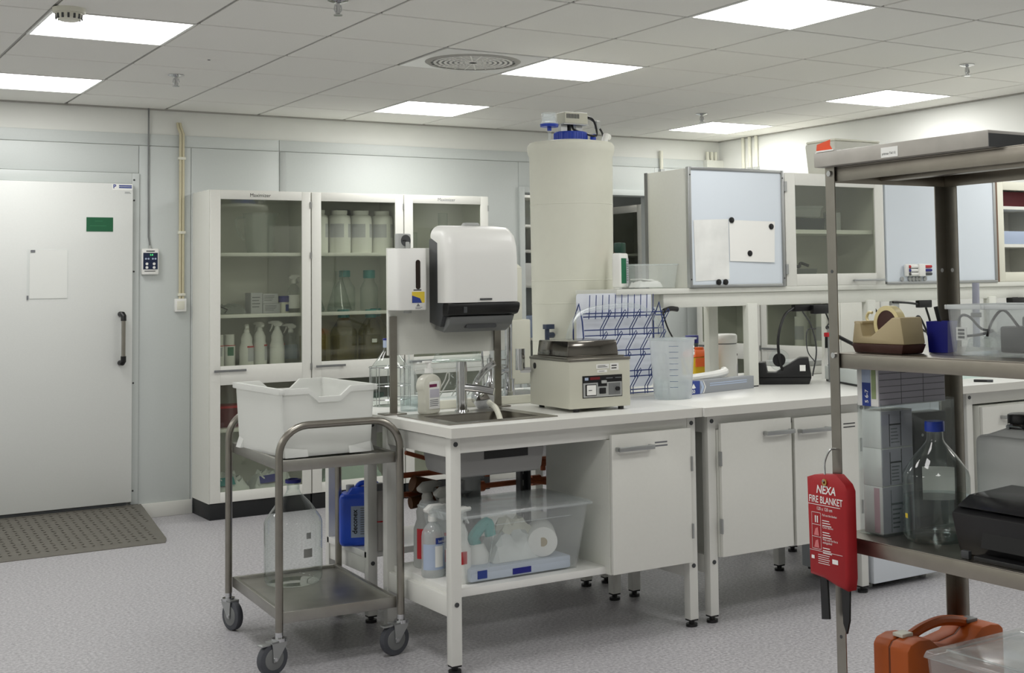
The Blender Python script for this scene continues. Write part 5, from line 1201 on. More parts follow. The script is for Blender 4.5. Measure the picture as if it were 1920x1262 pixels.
# shelf items left of the whiteboard cabinet
t = thing('green_bottle', 'white bottle with dark green cap and green label on the shelf', 'bottle', (3.468, 5.33, 1.4), 0.5)
part(t, 'body', MB().prism(rrect(-0.042,0.042,-0.025,0.025,0.012,4), 0.0, 0.165, 'z'), M_white, 0.01); part(t, 'label', MB().box(-0.034,0.012,-0.0262,-0.0245,0.02,0.14), M_lab_g); part(t, 'label', MB().box(0.014,0.036,-0.0262,-0.0245,0.02,0.14), M_box); part(t, 'cap', MB().box(-0.027,0.027,-0.02,0.02,0.165,0.215), P('dark_green_cap',(12,58,44),0.4), 0.006); lines(t, 0.016, 0.034, 0.03, 0.13, 9, -0.0264, M_inkg)
t = thing('red_tip_bottle', 'red topped bottle mostly hidden behind the tank', 'bottle', (3.535, 5.46, 1.393)); lathe_part(t, 'body', [(0,0),(0.022,0),(0.022,0.14),(0,0.14)], M_white, 16); lathe_part(t, 'cap', [(0,0.14),(0.012,0.14),(0.014,0.18),(0.006,0.22),(0,0.22)], M_redp, 14)
t = thing('clear_bin', 'clear plastic bin with papers on the shelf beside the green bottle', 'bin', (3.615, 5.32, 1.393)); part(t, 'tub', MB().tub(0.25,0.17,0.115,0.012,0.003), M_milk); part(t, 'rim', MB().tube([(-0.126,-0.086,0.115),(0.126,-0.086,0.115),(0.126,0.086,0.115),(-0.126,0.086,0.115)],0.003,6,True), M_milk2)
t = thing('paper_packet', 'white paper packets lying in the clear shelf bin', 'packet', (3.55, 5.27, 1.3975), 0.2); part(t, 'packet', crumple(0.16,0.1,0.045,31,8), M_paper); part(t, 'fold', MB().box(0.02,0.14,0.01,0.09,0.04,0.046), M_paper, rot=(0,0.1,0.1))

# ================================================================== UNDER THE BENCH
ZS = 0.2983
M_pet = GL('pet_clear',(246,250,250),0.1,0.2,body=(250,252,252),bodyfac=0.45)
t = spray_bottle('clear spray bottle with blue and white label on the low shelf', (2.235, 4.80, ZS), 0.1, 1.03, M_pet, M_lab_l, M_white, None, None, 'spray bottles on the low shelf')
band(t, 0.0442, 0.125, 0.148, M_lab_b, -0.3, 0.7, name='label_header'); band(t, 0.0441, 0.04, 0.118, M_paper, -0.35, 0.45, name='label_text_field')
text(t, 'bactol', 0.016, (-0.004,-0.0462,0.13), (PI/2,0,0.2), M_white, sx=0.9)
spray_bottle('white spray bottle half hidden behind the front bench leg', (2.265, 4.64, ZS), 0.2, 1.05, M_white, M_paper, M_white, None, M_redp, 'spray bottles on the low shelf', flare=True)
spray_bottle('grey headed spray bottle with red label at the left of the low shelf', (2.30, 4.99, ZS), 0.25, 1.25, M_lgrey, M_redp, P('trigger_grey',(178,178,172),0.5), None, M_box, 'spray bottles on the low shelf', flare=True)
spray_bottle('grey headed spray bottle with red label behind the clear one', (2.33, 4.90, ZS), 0.15, 1.2, M_lgrey, M_redp, MATS['trigger_grey'], None, M_box, 'spray bottles on the low shelf', flare=True)
t = thing('grey_bottle', 'tall grey bottle with red line between two bench legs', 'bottle', (2.28, 5.44, ZS)); lathe_part(t, 'body', [(0,0),(0.04,0),(0.042,0.16),(0.03,0.22),(0.02,0.25),(0,0.25)], P('bottle_taupe',(186,183,178),0.5)); lathe_part(t, 'cap', [(0,0.25),(0.022,0.25),(0.022,0.28),(0,0.28)], M_grey); band(t, 0.0425, 0.12, 0.126, M_redp, -1.5, 1.5, name='stripe')
t = thing('blue_jerrycan', 'bright blue canister with a printed label on the rear shelf', 'canister', (2.285, 5.60, ZS), -0.40)
part(t, 'body', MB().box(-0.11,0.108,-0.07,0.07,0,0.225), M_can, 0.022, seg=3); part(t, 'shoulder', MB().frus((-0.085,0.085,-0.06,0.06),(-0.06,0.06,-0.03,0.03),0.215,0.25), M_can, 0.008); part(t, 'cap', MB().cyl((-0.065,0,0.23),(-0.065,0,0.258),0.018,n=14), M_lgrey); part(t, 'handle', MB().tube(smoothpath([(-0.04,0,0.235),(-0.02,0,0.262),(0.04,0,0.262),(0.075,0,0.225)]),0.011,8), M_can)
part(t, 'label', MB().box(-0.06,0.075,-0.0716,-0.0695,0.04,0.175), M_lab_l); text(t, 'deconex', 0.03, (-0.034,-0.0722,0.056), (PI/2,-PI/2,0), M_ink, bold=0.02); lines(t, -0.02, 0.07, 0.05, 0.17, 12, -0.0718, M_inkg)
# clear storage box
t = thing('storage_box', 'large clear lidded storage box on the low shelf of the sink bench', 'box', (2.51, 4.72, ZS+0.0005))
part(t, 'tub', MB().tub(0.545,0.36,0.255,0.035,0.004), M_milk); part(t, 'lid', MB().frus((-0.285,0.285,-0.193,0.193),(-0.278,0.278,-0.186,0.186),0.256,0.27), M_milk2, 0.003); part(t, 'lid_skirt', MB().tube([(-0.284,-0.192,0.257),(0.284,-0.192,0.257),(0.284,0.192,0.257),(-0.284,0.192,0.257)],0.006,6,True), M_milk2)
part(t, 'embossed_panel', MB().tube([(-0.16,-0.163,0.06),(-0.14,-0.178,0.215),(0.2,-0.178,0.215)],0.0018,5), M_milk2)
for sx in (-1, 1): part(t, 'grip', MB().box(min(sx*0.27,sx*0.3),max(sx*0.27,sx*0.3),-0.06,0.06,0.235,0.257), M_milk2, 0.003)
t = thing('teal_bottle', 'teal nozzle bottle inside the clear storage box', 'bottle', (2.36, 4.68, ZS+0.008), 0.3); part(t, 'body', MB().lathe([(0,0),(0.05,0),(0.05,0.08),(0.03,0.12),(0,0.12)],18), M_white); part(t, 'nozzle', MB().tube(smoothpath([(0.0,0,0.115),(-0.02,-0.01,0.15),(0.02,-0.04,0.2),(0.03,-0.05,0.15)]),0.022,10), P('teal_soft',(96,176,170),0.5))
t = thing('crumpled_tissue', 'crumpled white cloths inside the clear storage box', 'cloth', (2.40, 4.60, ZS+0.055)); part(t, 'cloth', crumple(0.22,0.2,0.11,41,10), M_bag); part(t, 'cloth_fold', crumple(0.18,0.14,0.15,42,8), M_ivory, loc=(0.06,0.06,0))
t = thing('paper_roll', 'white paper roll lying inside the clear storage box', 'paper roll', (2.645, 4.69, ZS+0.06+0.056)); part(t, 'roll', MB().cyl((-0.04,-0.1,0),(0.05,0.08,0),0.058,n=26), M_paper, 0.004); part(t, 'core', MB().cyl((-0.0403,-0.1005,0),(-0.04,-0.1,0),0.018,n=14), M_tape)
t = thing('blue_packet', 'blue printed pack lying at the bottom of the clear storage box', 'packet', (2.28, 4.57, ZS+0.006)); part(t, 'pack', MB().box(0.0,0.44,0.0,0.18,0,0.05), P('pack_blue',(190,200,214),0.6), 0.008); part(t, 'tape', MB().box(0.18,0.26,-0.002,0.01,0.008,0.03), M_dblue); part(t, 'end_print', MB().box(0.03,0.07,-0.002,0.002,0.01,0.04), M_lab_b)

# ================================================================== STEEL SHELF UNIT AT RIGHT
SX0, SX1, SY0, SY1 = 2.43, 2.89, 1.72, 2.70
LEV = {'top': 1.722, 'mid': 1.221, 'low': 0.738, 'bottom': 0.15}
t = thing('steel_shelf', 'stainless steel shelf unit with four tiers at the right', 'shelf', (0,0,0))
for k, z in LEV.items():
    mb = MB().box(SX0+0.002,SX1-0.002,SY0+0.002,SY1-0.002,z-0.003,z)
    mb.box(SX0+0.002,SX0+0.005,SY0+0.004,SY1-0.004,z-0.04,z-0.003).box(SX1-0.005,SX1-0.002,SY0+0.004,SY1-0.004,z-0.04,z-0.003).box(SX0+0.005,SX1-0.005,SY1-0.005,SY1-0.002,z-0.04,z-0.003).box(SX0+0.005,SX1-0.005,SY0+0.002,SY0+0.005,z-0.04,z-0.003)
    mb.box(SX0+0.2,SX0+0.24,SY0+0.005,SY1-0.005,z-0.03,z-0.003)
    part(t, 'shelf_plate', mb, M_shelf, 0.001)
po = {(SX0,SY1): MB().box(SX0-0.003,SX0,SY1-0.036,SY1,0.02,1.735).box(SX0,SX0+0.008,SY1-0.003,SY1,0.02,1.735),
      (SX1,SY1): MB().box(SX1,SX1+0.003,SY1-0.045,SY1+0.003,0.02,1.715).box(SX1-0.04,SX1,SY1,SY1+0.003,0.02,1.715),
      (SX0,SY0): MB().box(SX0-0.003,SX0,SY0,SY0+0.036,0.02,1.735).box(SX0,SX0+0.036,SY0,SY0+0.003,0.02,1.735),
      (SX1,SY0): MB().box(SX1,SX1+0.003,SY0,SY0+0.04,0.02,1.735).box(SX1-0.04,SX1,SY0-0.003,SY0,0.02,1.735)}
for (x, y), mb in po.items():
    p_ = part(t, 'post', mb, M_steel); sy = -1 if y == SY1 else 1
    part(p_, 'foot', MB().cyl((x+(0.0 if x == SX0 else -0.0), y+sy*0.015, 0),(x, y+sy*0.015, 0.02),0.018,n=12), M_black)
for z in (1.705, 1.215, 0.722): part(t, 'bolt', MB().cyl((SX0-0.008,SY1-0.018,z),(SX0-0.003,SY1-0.018,z),0.008,n=12), M_chrome)
for z in (1.44, 0.47): part(t, 'bolt_hole', MB().cyl((SX0-0.0036,SY1-0.018,z),(SX0-0.0028,SY1-0.018,z),0.005,n=10), M_dgrey)
for z in (1.44, 0.45):
    part(t, 'bolt_hole', MB().cyl((SX1-0.02,SY1-0.001,z),(SX1-0.02,SY1+0.0005,z),0.006,n=10), M_white); part(t, 'bolt_hole', MB().cyl((SX1-0.001,SY1-0.022,z),(SX1+0.0005,SY1-0.022,z),0.006,n=10), M_white)
# flat box on the top tier
t = thing('flat_carton', 'flat wrapped grey panel box lying on the top tier', 'box', (2.40, 2.10, LEV['top']+0.0005)); part(t, 'carton', MB().box(0,0.47,0,0.615,0,0.04), P('wrapped_grey',(178,174,166),0.35,noise=0.08,nscale=14,bump=0.5,bscale=16), 0.003); part(t, 'label', MB().box(-0.0012,0.0004,0.295,0.355,0.004,0.03), M_paper)
text(t, 'prismax TA/1 E', 0.009, (-0.0016,0.351,0.011), LEFT, M_ink, sx=0.85); part(t, 'end_notches', MB().box(0.0,0.2,-0.002,0.0,0.0,0.032), M_dgrey)
t = thing('orange_tape_flag', 'orange folded tape flag sticking up at the top tier corner', 'tape', (2.412, 2.655, LEV['top']+0.041)); part(t, 'flag', MB().add([(0,0.062,0.006),(0.004,0.0,0.004),(0.002,0.008,0.018),(-0.004,0.0,0.032),(0.006,0.066,0.024),(0.02,0.03,0.02)],[(0,1,2),(0,2,3,4),(1,5,2),(2,5,3)]), P('tape_orange',(236,84,40),0.5)); part(t, 'backing', MB().box(-0.012,0.06,-0.02,0.05,0,0.004), M_paper)
t = solo('paper_scrap', MB().add([(0,0,0),(0.12,-0.1,0.0),(0.14,0.12,0.02),(0.02,0.14,0.022)],[(0,1,2,3)]), M_paper, 'loose white paper behind the orange flag on the top tier', 'paper', (2.45, 2.42, LEV['top']+0.042))
t = solo('bracket_strip', MB().box(0,0.01,0,0.12,0,0.008), M_dgrey, 'dark thin strip lying on the flat grey box', 'strip', (2.5, 2.35, LEV['top']+0.0412))
# beige tape dispenser
t = thing('tape_dispenser', 'beige desk tape dispenser with brown base on the steel shelf', 'tape dispenser', (2.514, 2.662, LEV['mid']+0.0005), -PI/2)
tape_body(t, 0.195, 0.043, 0.07, 0.095, M_tape, M_brown)
for x in (0.03,0.16):
    for y in (-0.03,0.03): part(t, 'foot', MB().box(x-0.01,x+0.01,y-0.006,y+0.006,-0.0,0.004), M_black)
rl = part(t, 'tape_roll', MB().lathe([(0.036,-0.0125),(0.048,-0.0125),(0.048,0.0125),(0.036,0.0125),(0.036,-0.0125)],32), M_tapy, loc=(0.105,0.0,0.077), rot=(PI/2,0,0)); part(rl, 'core', MB().cyl((0,0,-0.011),(0,0,0.011),0.036,n=24), M_brown)
part(t, 'tape_end', MB().tube(smoothpath([(0.028,0,0.078),(0.018,0,0.092),(0.026,0,0.106),(0.04,0,0.106)]),0.004,6), M_tapy); part(t, 'cutter_block', MB().box(0.004,0.036,-0.034,0.034,0.076,0.084), M_tape, 0.002)
# pen cup
t = thing('pen_cup', 'dark blue pen cup on the steel shelf', 'pen cup', (2.625, 2.475, LEV['mid']+0.0005), 0.3); part(t, 'cup', MB().tub(0.062,0.062,0.082,0.004,0.003), M_dblue)
t = solo('black_pen', MB().cyl((0,0,0),(-0.02,0.016,0.115),0.006,n=10), M_black, 'black pen leaning in the dark blue cup', 'pen', (2.632, 2.468, LEV['mid']+0.006))
# clear bins
def clear_bin(label, loc, size, rz=0):
    t = thing('clear_bin', label, 'bin', loc, rz, 'clear bins on the steel shelf'); x, y, z = size
    part(t, 'tub', MB().tub(x,y,z,0.008,0.003), M_milk); part(t, 'rim', MB().box(-x/2-0.006,x/2+0.006,-y/2-0.006,-y/2+0.002,z-0.012,z).box(-x/2-0.006,x/2+0.006,y/2-0.002,y/2+0.006,z-0.012,z).box(-x/2-0.006,-x/2+0.002,-y/2+0.002,y/2-0.002,z-0.012,z).box(x/2-0.002,x/2+0.006,-y/2+0.002,y/2-0.002,z-0.012,z), GL('bin_rim',(250,252,252),0.2,0.2,body=(250,252,252),bodyfac=0.5), 0.002)
    return t
clear_bin('smaller clear bin with tagged cable next to the pen cup', (2.645, 2.312, LEV['mid']+0.0005), (0.22,0.116,0.128))
clear_bin('larger clear bin with black adapters at the right picture edge', (2.645, 2.096, LEV['mid']+0.0005), (0.23,0.29,0.128))
t = thing('tagged_cable', 'grey cable loop with white tag inside the smaller clear bin', 'cable', (2.57, 2.33, LEV['mid']+0.012)); part(t, 'cable', MB().tube(smoothpath([(0,0.04,0.05),(0,0.03,0.085),(0,0.0,0.085),(0,-0.04,0.055),(0.02,-0.06,0.05),(0,-0.03,0.04),(0,0.02,0.035)]),0.0035,6), M_dgrey); part(t, 'tag', MB().box(-0.006,-0.005,0.005,0.04,0.025,0.058), M_paper); [part(t, 'fine_print', MB().box(-0.0064,-0.006,0.012,0.034,z_,z_+0.006), M_ink) for z_ in (0.03,0.039,0.048)]
t = thing('plastic_wrap', 'crumpled clear wrap in the smaller clear bin', 'wrap', (2.57, 2.263, LEV['mid']+0.006)); part(t, 'wrap', crumple(0.15,0.095,0.055,51,9), M_acry)
t = thing('black_adapter', 'black power adapters with plug pins inside the larger clear bin', 'adapter', (2.555, 2.10, LEV['mid']+0.03)); part(t, 'adapter', MB().box(0,0.06,0.0,0.12,-0.02,0.045), M_black, 0.006); part(t, 'plug', MB().box(0.0,0.04,0.01,0.05,0.045,0.07), M_dgrey, 0.004); part(t, 'pin', MB().cyl((0.02,0.02,0.07),(0.02,0.018,0.09),0.003,n=8).cyl((0.02,0.04,0.07),(0.02,0.038,0.09),0.003,n=8), M_alu); part(t, 'cable', MB().tube(smoothpath([(0.0,0.06,0.045),(-0.005,0.1,0.085),(0.0,0.14,0.06),(0,0.16,0.02)]),0.0035,6), M_black)
# acrylic stand with cartons and black binder
t = thing('acrylic_stand', 'clear acrylic holder standing on the lower steel shelf', 'holder', (2.49, 2.575, LEV['low']+0.0005)); part(t, 'holder', MB().box(0,0.003,0,0.09,0.003,0.35).box(0.277,0.28,0,0.09,0.003,0.35).box(0.003,0.277,0.087,0.09,0.003,0.35).box(0.003,0.277,0,0.003,0.003,0.345), M_acry); part(t, 'base', MB().box(0,0.28,-0.006,0.095,0,0.003), M_acry)
zz = LEV['low']+0.004
def printed(label, x0, x1, z0, z1, y0=2.585, y1=2.655, mat=M_boxd, side=M_white):
    t = thing('printed_carton', label, 'carton', (x0, y0, z0), 0, 'cartons in the acrylic holder'); w_, h_ = x1-x0, z1-z0
    part(t, 'carton', MB().box(0,w_,0,y1-y0,0,h_), side, 0.001); part(t, 'printed_front', MB().box(0.002,w_-0.002,-0.001,0.0005,0.002,h_-0.002), mat)
    return t, w_, h_
for k, (a, b_, lb) in enumerate(((zz,zz+0.125,'lowest carton in the acrylic holder, pink printed edge'),(zz+0.1255,zz+0.225,'middle carton in the acrylic holder'),(zz+0.2255,zz+0.325,'third carton from the bottom in the acrylic holder'))):
    t, w_, h_ = printed(lb, 2.497, 2.615, a, b_)
    part(t, 'frame_print', MB().box(0.03,0.032,-0.0018,-0.0008,0.004,h_-0.01).box(0.072,0.074,-0.0018,-0.0008,0.004,h_-0.004).box(0.03,0.072,-0.0018,-0.0008,h_*0.6,h_*0.64), M_ink if k else M_inkg); lines(t, 0.036, 0.068, 0.01, h_*0.55, 5, -0.001, M_inkg)
    if k == 0: part(t, 'pink_edge', MB().box(-0.001,0.0,0.01,0.03,0.004,h_-0.004), P('pale_pink',(222,186,194),0.6))
t, w_, h_ = printed('wide grey carton with blue 5 6-7 end on top of the holder', 2.487, 2.74, zz+0.3375, zz+0.44, 2.58, 2.66)
for r in range(1,6): part(t, 'grid_line', MB().box(0.004,w_-0.004,-0.0016,-0.0008,h_*r/6,h_*r/6+0.0015), M_inkg)
for c_ in (0.33,0.66): part(t, 'grid_line', MB().box(w_*c_,w_*c_+0.0015,-0.0016,-0.0008,0.004,h_-0.004), M_inkg)
part(t, 'blue_end', MB().box(-0.0012,0.0004,0.028,0.06,0.0,0.062), M_lab_b); part(t, 'pale_end', MB().box(-0.0011,0.0004,0.028,0.06,0.062,0.1), M_lab_l); part(t, 'green_end', MB().box(-0.0011,0.0004,0.008,0.024,0.02,0.1), P('sage',(150,166,120),0.6)); text(t, '5 6-7', 0.017, (-0.0016,0.037,0.008), (PI/2,-PI/2,-PI/2), M_white, bold=0.02)
t = thing('black_binder', 'black binder standing in the acrylic holder behind the bottle', 'binder', (2.625, 2.588, zz)); part(t, 'cover', MB().box(0,0.125,0,0.06,0,0.31), P('binder_black',(36,38,40),0.5), 0.003); part(t, 'button', MB().cyl((0.03,-0.002,0.25),(0.03,0.001,0.25),0.004,n=10), M_white)
# five litre bottle with water
t = lab_bottle('large glass bottle with blue cap, half full, on the steel shelf', (2.585, 2.475, LEV['low']+0.0005), 0.088, 0.305, M_glass, M_blue, M_water, 0.37, neck=0.245, capr=1.2, caph=0.085, sh=0.55)
band(t, 0.0886, 0.105, 0.175, M_paper, 1.75, 2.75, 12, 'paper_label'); band(t, 0.0886, 0.06, 0.072, M_lab_y, -1.95, -1.8, 4, 'yellow_tag')
# grey canister
t = thing('grey_canister', 'translucent grey canister with black cap behind the printer', 'canister', (2.775, 2.27, LEV['low']+0.0005)); part(t, 'body', MB().box(-0.085,0.085,-0.19,0.17,0,0.265), P('canister_grey',(238,241,239),0.5), 0.02, seg=3); part(t, 'shoulder', MB().frus((-0.07,0.07,-0.17,0.15),(-0.05,0.05,-0.05,0.09),0.262,0.285), MATS['canister_grey'], 0.006); part(t, 'cap', MB().cyl((-0.01,0.06,0.283),(-0.01,0.06,0.322),0.042,n=20), M_black, 0.004); part(t, 'handle', MB().tube(smoothpath([(-0.05,0.08,0.285),(-0.06,0.06,0.295),(-0.06,-0.05,0.29),(-0.04,-0.1,0.288)]),0.005,8), M_chrome); part(t, 'grip', MB().tube([(-0.06,0.02,0.294),(-0.06,-0.08,0.291)],0.008,8), M_black)
# printer
t = thing('black_printer', 'black inkjet printer on the lower steel shelf', 'printer', (2.46, 1.86, LEV['low']+0.0005))
part(t, 'body', MB().prism([(0.03,0.0),(0.22,0.0),(0.22,0.13),(0.03,0.118),(0.0,0.105),(0.02,0.03)], 0.0, 0.45, 'y'), M_black, 0.006); part(t, 'lid', MB().prism([(0.012,0.118),(0.22,0.132),(0.22,0.15),(0.06,0.142)], 0.005, 0.445, 'y'), P('lid_black',(38,38,40),0.25), 0.005); part(t, 'paper_mouth', MB().prism([(0.004,0.03),(0.012,0.075),(0.06,0.075),(0.06,0.03)], 0.06, 0.36, 'y'), P('slot_black',(4,4,5),0.6)); part(t, 'output_tray', MB().box(-0.012,0.06,0.03,0.37,0.0,0.012), M_black, 0.002); part(t, 'tray_guide', MB().box(-0.012,0.0,0.385,0.41,0.0,0.02), M_dgrey, 0.002)
# fire blanket
t = thing('fire_blanket', 'red fire blanket pouch hanging on the steel shelf post', 'fire blanket', (2.385, 2.755, 0.62))
# local coordinates: +u runs along -Y (to the right in the picture)
def fb(pts, x): return [(x, -u, z) for u, z in pts]
outl = [(0.005,0.012),(0.06,0.008),(0.105,-0.004),(0.152,-0.012),(0.158,0.02),(0.158,0.245),(0.148,0.262),(0.115,0.284),(0.03,0.277),(0.0,0.268),(0.002,0.15)]
mb = MB(); n = len(outl); a_ = fb(outl, 0.0); b_ = fb(outl, 0.028)
mid = [(-0.006, -(0.079+(u-0.079)*0.9), 0.13+(z-0.13)*0.93) for u, z in outl]
mb.add(mid + a_ + b_, [tuple(range(n))] + [(i,n+i,n+(i+1)%n,(i+1)%n) for i in range(n)] + [(n+i,2*n+i,2*n+(i+1)%n,n+(i+1)%n) for i in range(n)] + [tuple(range(3*n-1,2*n-1,-1))])
part(t, 'pouch', mb, M_red, ang=60)
M_wt = P('print_white',(244,240,238),0.6)
xf = -0.0068
text(t, 'NEXA', 0.03, (xf,-0.042,0.231), LEFT, M_wt, sx=0.95, shear=0.2, bold=0.02)
text(t, 'FIRE BLANKET', 0.026, (xf,-0.0125,0.205), LEFT, M_wt, sx=0.80, bold=0.012)
text(t, '120 x 120 cm', 0.0125, (xf,-0.042,0.186), LEFT, M_wt, sx=0.9)
def fbx(u0, u1, z0, z1, nm='print'): part(t, nm, MB().box(xf-0.0002, xf, -u1, -u0, z0, z1), M_wt, smooth=False)
fbx(0.01,0.135,0.199,0.2005)
for k in range(4): fbx(0.022,0.058,0.178-k*0.032,0.179-k*0.032)
fbx(0.022,0.0228,0.082,0.179); fbx(0.0572,0.058,0.082,0.179)
for u in (0.035,0.043): fbx(u,u+0.004,0.152,0.17,'pictogram')
for k in range(2): part(t, 'pictogram', MB().prism([(-0.03,0.118-k*0.032),(-0.05,0.118-k*0.032),(-0.046,0.14-k*0.032),(-0.036,0.136-k*0.032)], xf-0.0002, xf, 'x'), P('print_pink',(214,120,122),0.6))
text(t, 'Pull out the blanket', 0.0085, (xf,-0.064,0.172), LEFT, M_wt, sx=0.85); text(t, 'Cover the fire', 0.0085, (xf,-0.064,0.14), LEFT, M_wt, sx=0.85); text(t, 'Wait until the fire is', 0.0085, (xf,-0.064,0.108), LEFT, M_wt, sx=0.85); text(t, 'extinguished', 0.0085, (xf,-0.064,0.1), LEFT, M_wt, sx=0.85)
for z0 in (0.146,0.115,0.074):
    for k in range(3): fbx(0.064,0.064+0.035-0.004*k,z0+k*0.0065,z0+k*0.0065+0.0022,'fine_print')
for k in range(5): fbx(0.045,0.09-0.003*(k%2),0.046+k*0.0055,0.0475+k*0.0055,'fine_print')
fbx(0.018,0.03,0.055,0.064,'mark'); fbx(0.1,0.122,0.052,0.064,'mark'); fbx(0.01,0.14,0.0775,0.0785)
part(t, 'eyelet', MB().lathe([(0.004,-0.002),(0.009,-0.002),(0.009,0.002),(0.004,0.002),(0.004,-0.002)],18), P('brass',(206,176,110),0.3,1.0), loc=(xf-0.001,-0.078,0.262), rot=(0,PI/2,0))
part(t, 'strap', MB().prism([(-0.035,0.012),(-0.062,0.012),(-0.068,-0.1),(-0.038,-0.105)], 0.006, 0.012, 'x'), M_black); part(t, 'strap', MB().prism([(-0.118,0.0),(-0.15,0.0),(-0.145,-0.09),(-0.134,-0.125),(-0.122,-0.1)], 0.006, 0.012, 'x'), M_black)
solo('wire_hook', MB().tube(smoothpath([(2.428,2.685,0.965),(2.41,2.69,0.962),(2.40,2.70,0.93),(2.39,2.69,0.895),(2.374,2.68,0.885)]),0.003,6), M_alu, 'bent wire hook carrying the red pouch', 'hook')
# orange case
t = thing('tool_case', 'orange brown plastic tool case standing on the bottom tier', 'case', (2.52, 2.60, LEV['bottom']+0.0005))
co = [(0,0),(0.37,0),(0.37,0.30),(0.355,0.312),(0.32,0.318),(0.285,0.315),(0.25,0.29),(0.185,0.28),(0.12,0.29),(0.085,0.315),(0.045,0.318),(0.012,0.31),(0,0.295)]
part(t, 'half_shell', MB().prism(co, -0.07, -0.002, 'y'), M_orange, 0.006); part(t, 'half_shell', MB().prism(co, 0.002, 0.06, 'y'), M_orange, 0.006); part(t, 'seam', MB().prism([(x*0.99+0.002,z*0.99) for x,z in co], -0.003, 0.003, 'y'), P('seam_brown',(110,52,18),0.6))
part(t, 'handle', MB().tube(smoothpath([(0.075,-0.004,0.312),(0.12,-0.004,0.326),(0.185,-0.004,0.334),(0.25,-0.004,0.326),(0.295,-0.004,0.312)]),0.014,10), M_orange)
for x in (0.05,0.30): part(t, 'latch', MB().box(x-0.02,x+0.02,-0.022,0.016,0.316,0.326), M_ivory if x < 0.1 else M_grey, 0.002)
for z in (0.07,0.2): part(t, 'side_rib', MB().box(-0.002,0.002,-0.05,-0.02,z,z+0.03), M_orange, 0.002)
part(t, 'front_panel', MB().box(0.06,0.31,-0.072,-0.069,0.05,0.22), M_orange, 0.002)
# clear lidded box on the bottom tier
t = thing('lidded_box', 'clear lidded plastic box beside the orange case', 'box', (2.70, 2.25, LEV['bottom']+0.0005)); part(t, 'tub', MB().tub(0.35,0.43,0.295,0.02,0.004), M_milk); part(t, 'lid', MB().frus((-0.185,0.185,-0.225,0.225),(-0.178,0.178,-0.218,0.218),0.295,0.315), M_milk2, 0.005); part(t, 'lid_ridge', MB().tube([(-0.14,-0.18,0.316),(0.14,-0.18,0.316),(0.14,0.18,0.316),(-0.14,0.18,0.316)],0.003,6,True), M_milk2); part(t, 'embossed_panel', MB().tube([(-0.169,0.12,0.06),(-0.173,0.12,0.2),(-0.173,-0.14,0.2)],0.002,5), M_milk2)
t = thing('white_cables', 'pale coiled cables inside the clear lidded box', 'cables', (2.70, 2.25, LEV['bottom']+0.15)); part(t, 'cable', MB().tube([(0.11*math.cos(a*0.45), 0.13*math.sin(a*0.45), 0.04+0.05*math.sin(a*0.3)) for a in range(60)],0.008,6), M_ivory); part(t, 'bag', crumple(0.26,0.34,0.06,61,9), M_bag, loc=(-0.13,-0.17,-0.14)); part(t, 'dark_part', MB().box(-0.1,-0.03,0.02,0.1,0.03,0.07), M_dgrey, 0.006)

# ================================================================== FAR RIGHT BENCH
t = thing('glassware_tray', 'tray of greenish plastic glassware on the far right worktop', 'tray', (5.40, 4.86, 0.9003)); part(t, 'tray', MB().tub(0.55,0.22,0.02,0.0,0.003), P('mint',(214,232,227),0.4))
for k, (x, y, lb) in enumerate(((5.22,4.86,'leftmost mint green beaker in the tray'),(5.34,4.85,'second mint green beaker in the tray'),(5.47,4.87,'third mint green beaker in the tray'),(5.58,4.85,'rightmost mint green beaker in the tray'))):
    g_ = thing('mint_beaker', lb, 'beaker', (x, y, 0.9038), 0, 'mint green beakers in the tray'); lathe_part(g_, 'body', [(0,0),(0.036,0),(0.04,0.06),(0.043,0.062),(0.038,0.06),(0.034,0.004),(0,0.004)], GL('mint_clear',(196,234,226),0.1,0.2,body=(176,218,208),bodyfac=0.25), 18)
t = thing('marker_pen', 'short black marker lying on the far right worktop', 'marker', (5.06, 4.57, 0.907)); part(t, 'barrel', MB().cyl((0,0,0),(0.035,-0.055,0),0.0065,n=10), M_black); part(t, 'cap', MB().cyl((0.035,-0.055,0),(0.05,-0.079,0),0.0068,n=10), M_dgrey)
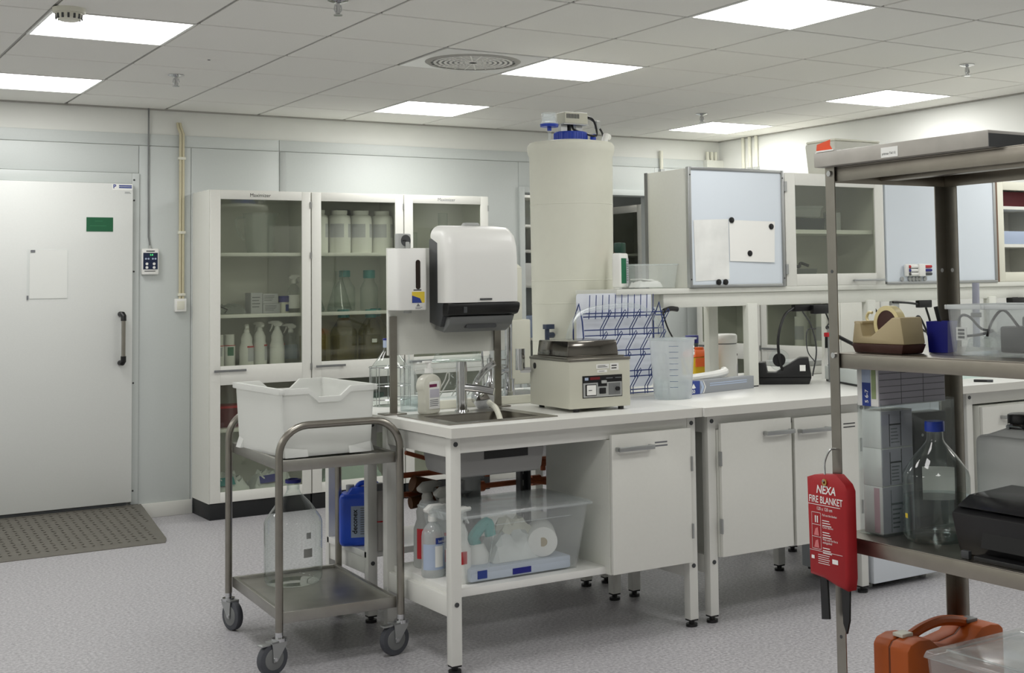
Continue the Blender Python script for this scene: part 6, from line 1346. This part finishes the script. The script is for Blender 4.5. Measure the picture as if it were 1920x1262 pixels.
t = thing('grey_tube_stand', 'upright grey tube in a black foot on the far right bench', 'stand', (5.62, 5.05, 0.9003)); part(t, 'foot', MB().lathe([(0,0),(0.06,0),(0.06,0.02),(0.02,0.03),(0,0.03)],18), M_black); part(t, 'tube', MB().cyl((0,0,0.03),(0.01,0,0.49),0.02,n=14), P('tube_grey',(156,158,172),0.4)); part(t, 'collar', MB().cyl((0.006,0,0.30),(0.006,0,0.325),0.03,n=14), M_black)
for k, (x, z, lb) in enumerate(((6.02,1.20,'black adapter box below the overbench frame at right edge'),(6.19,1.20,'second black adapter box below the overbench frame at right edge'))):
    t = thing('socket_box', lb, 'adapter', (x, 5.155, z), 0, 'black adapters at right edge'); part(t, 'adapter', MB().box(0,0.12,-0.03,0.02,0.03,0.1), M_black, 0.004); part(t, 'mount', MB().box(0.04,0.08,0.0,0.02,0.098,0.102), M_black)
t = thing('hanging_cables', 'black cable loops hanging under the frame behind the pen cup', 'cable', (5.30, 5.16, 1.29)); part(t, 'adapter', MB().box(0.0,0.10,0,0.03,-0.03,0.01), M_black, 0.004); part(t, 'cable', MB().tube(smoothpath([(0.05,0,-0.03),(0.07,-0.01,-0.12),(0.02,-0.02,-0.16),(-0.05,-0.02,-0.1),(-0.02,-0.02,-0.08),(0.05,-0.02,-0.2),(0.08,-0.02,-0.3)]),0.006,8), M_black); part(t, 'lead', MB().tube(smoothpath([(0.0,0.01,-0.01),(-0.1,0.0,0.0),(-0.2,0.0,0.005)]),0.006,8), M_black)
t = thing('cable_socket', 'grey cable socket with a drooping black cable under the frame', 'socket', (5.02, 5.16, 1.27)); part(t, 'socket', MB().box(0.08,0.13,0,0.03,-0.02,0.03), M_lgrey, 0.005); part(t, 'cable', MB().tube(smoothpath([(0.105,0.01,-0.02),(0.09,0,-0.07),(0.02,0,-0.08),(-0.06,0.0,0.0),(-0.08,0.0,0.03)]),0.006,8), M_black)
t = thing('yellow_box', 'small yellow box on the bench seen under the steel shelf', 'box', (5.02, 5.02, 0.9003)); part(t, 'carton', MB().box(0,0.09,0,0.05,0,0.045), M_yellow, 0.002); part(t, 'flap', MB().box(0.002,0.088,0.002,0.048,0.045,0.048), M_yellow)
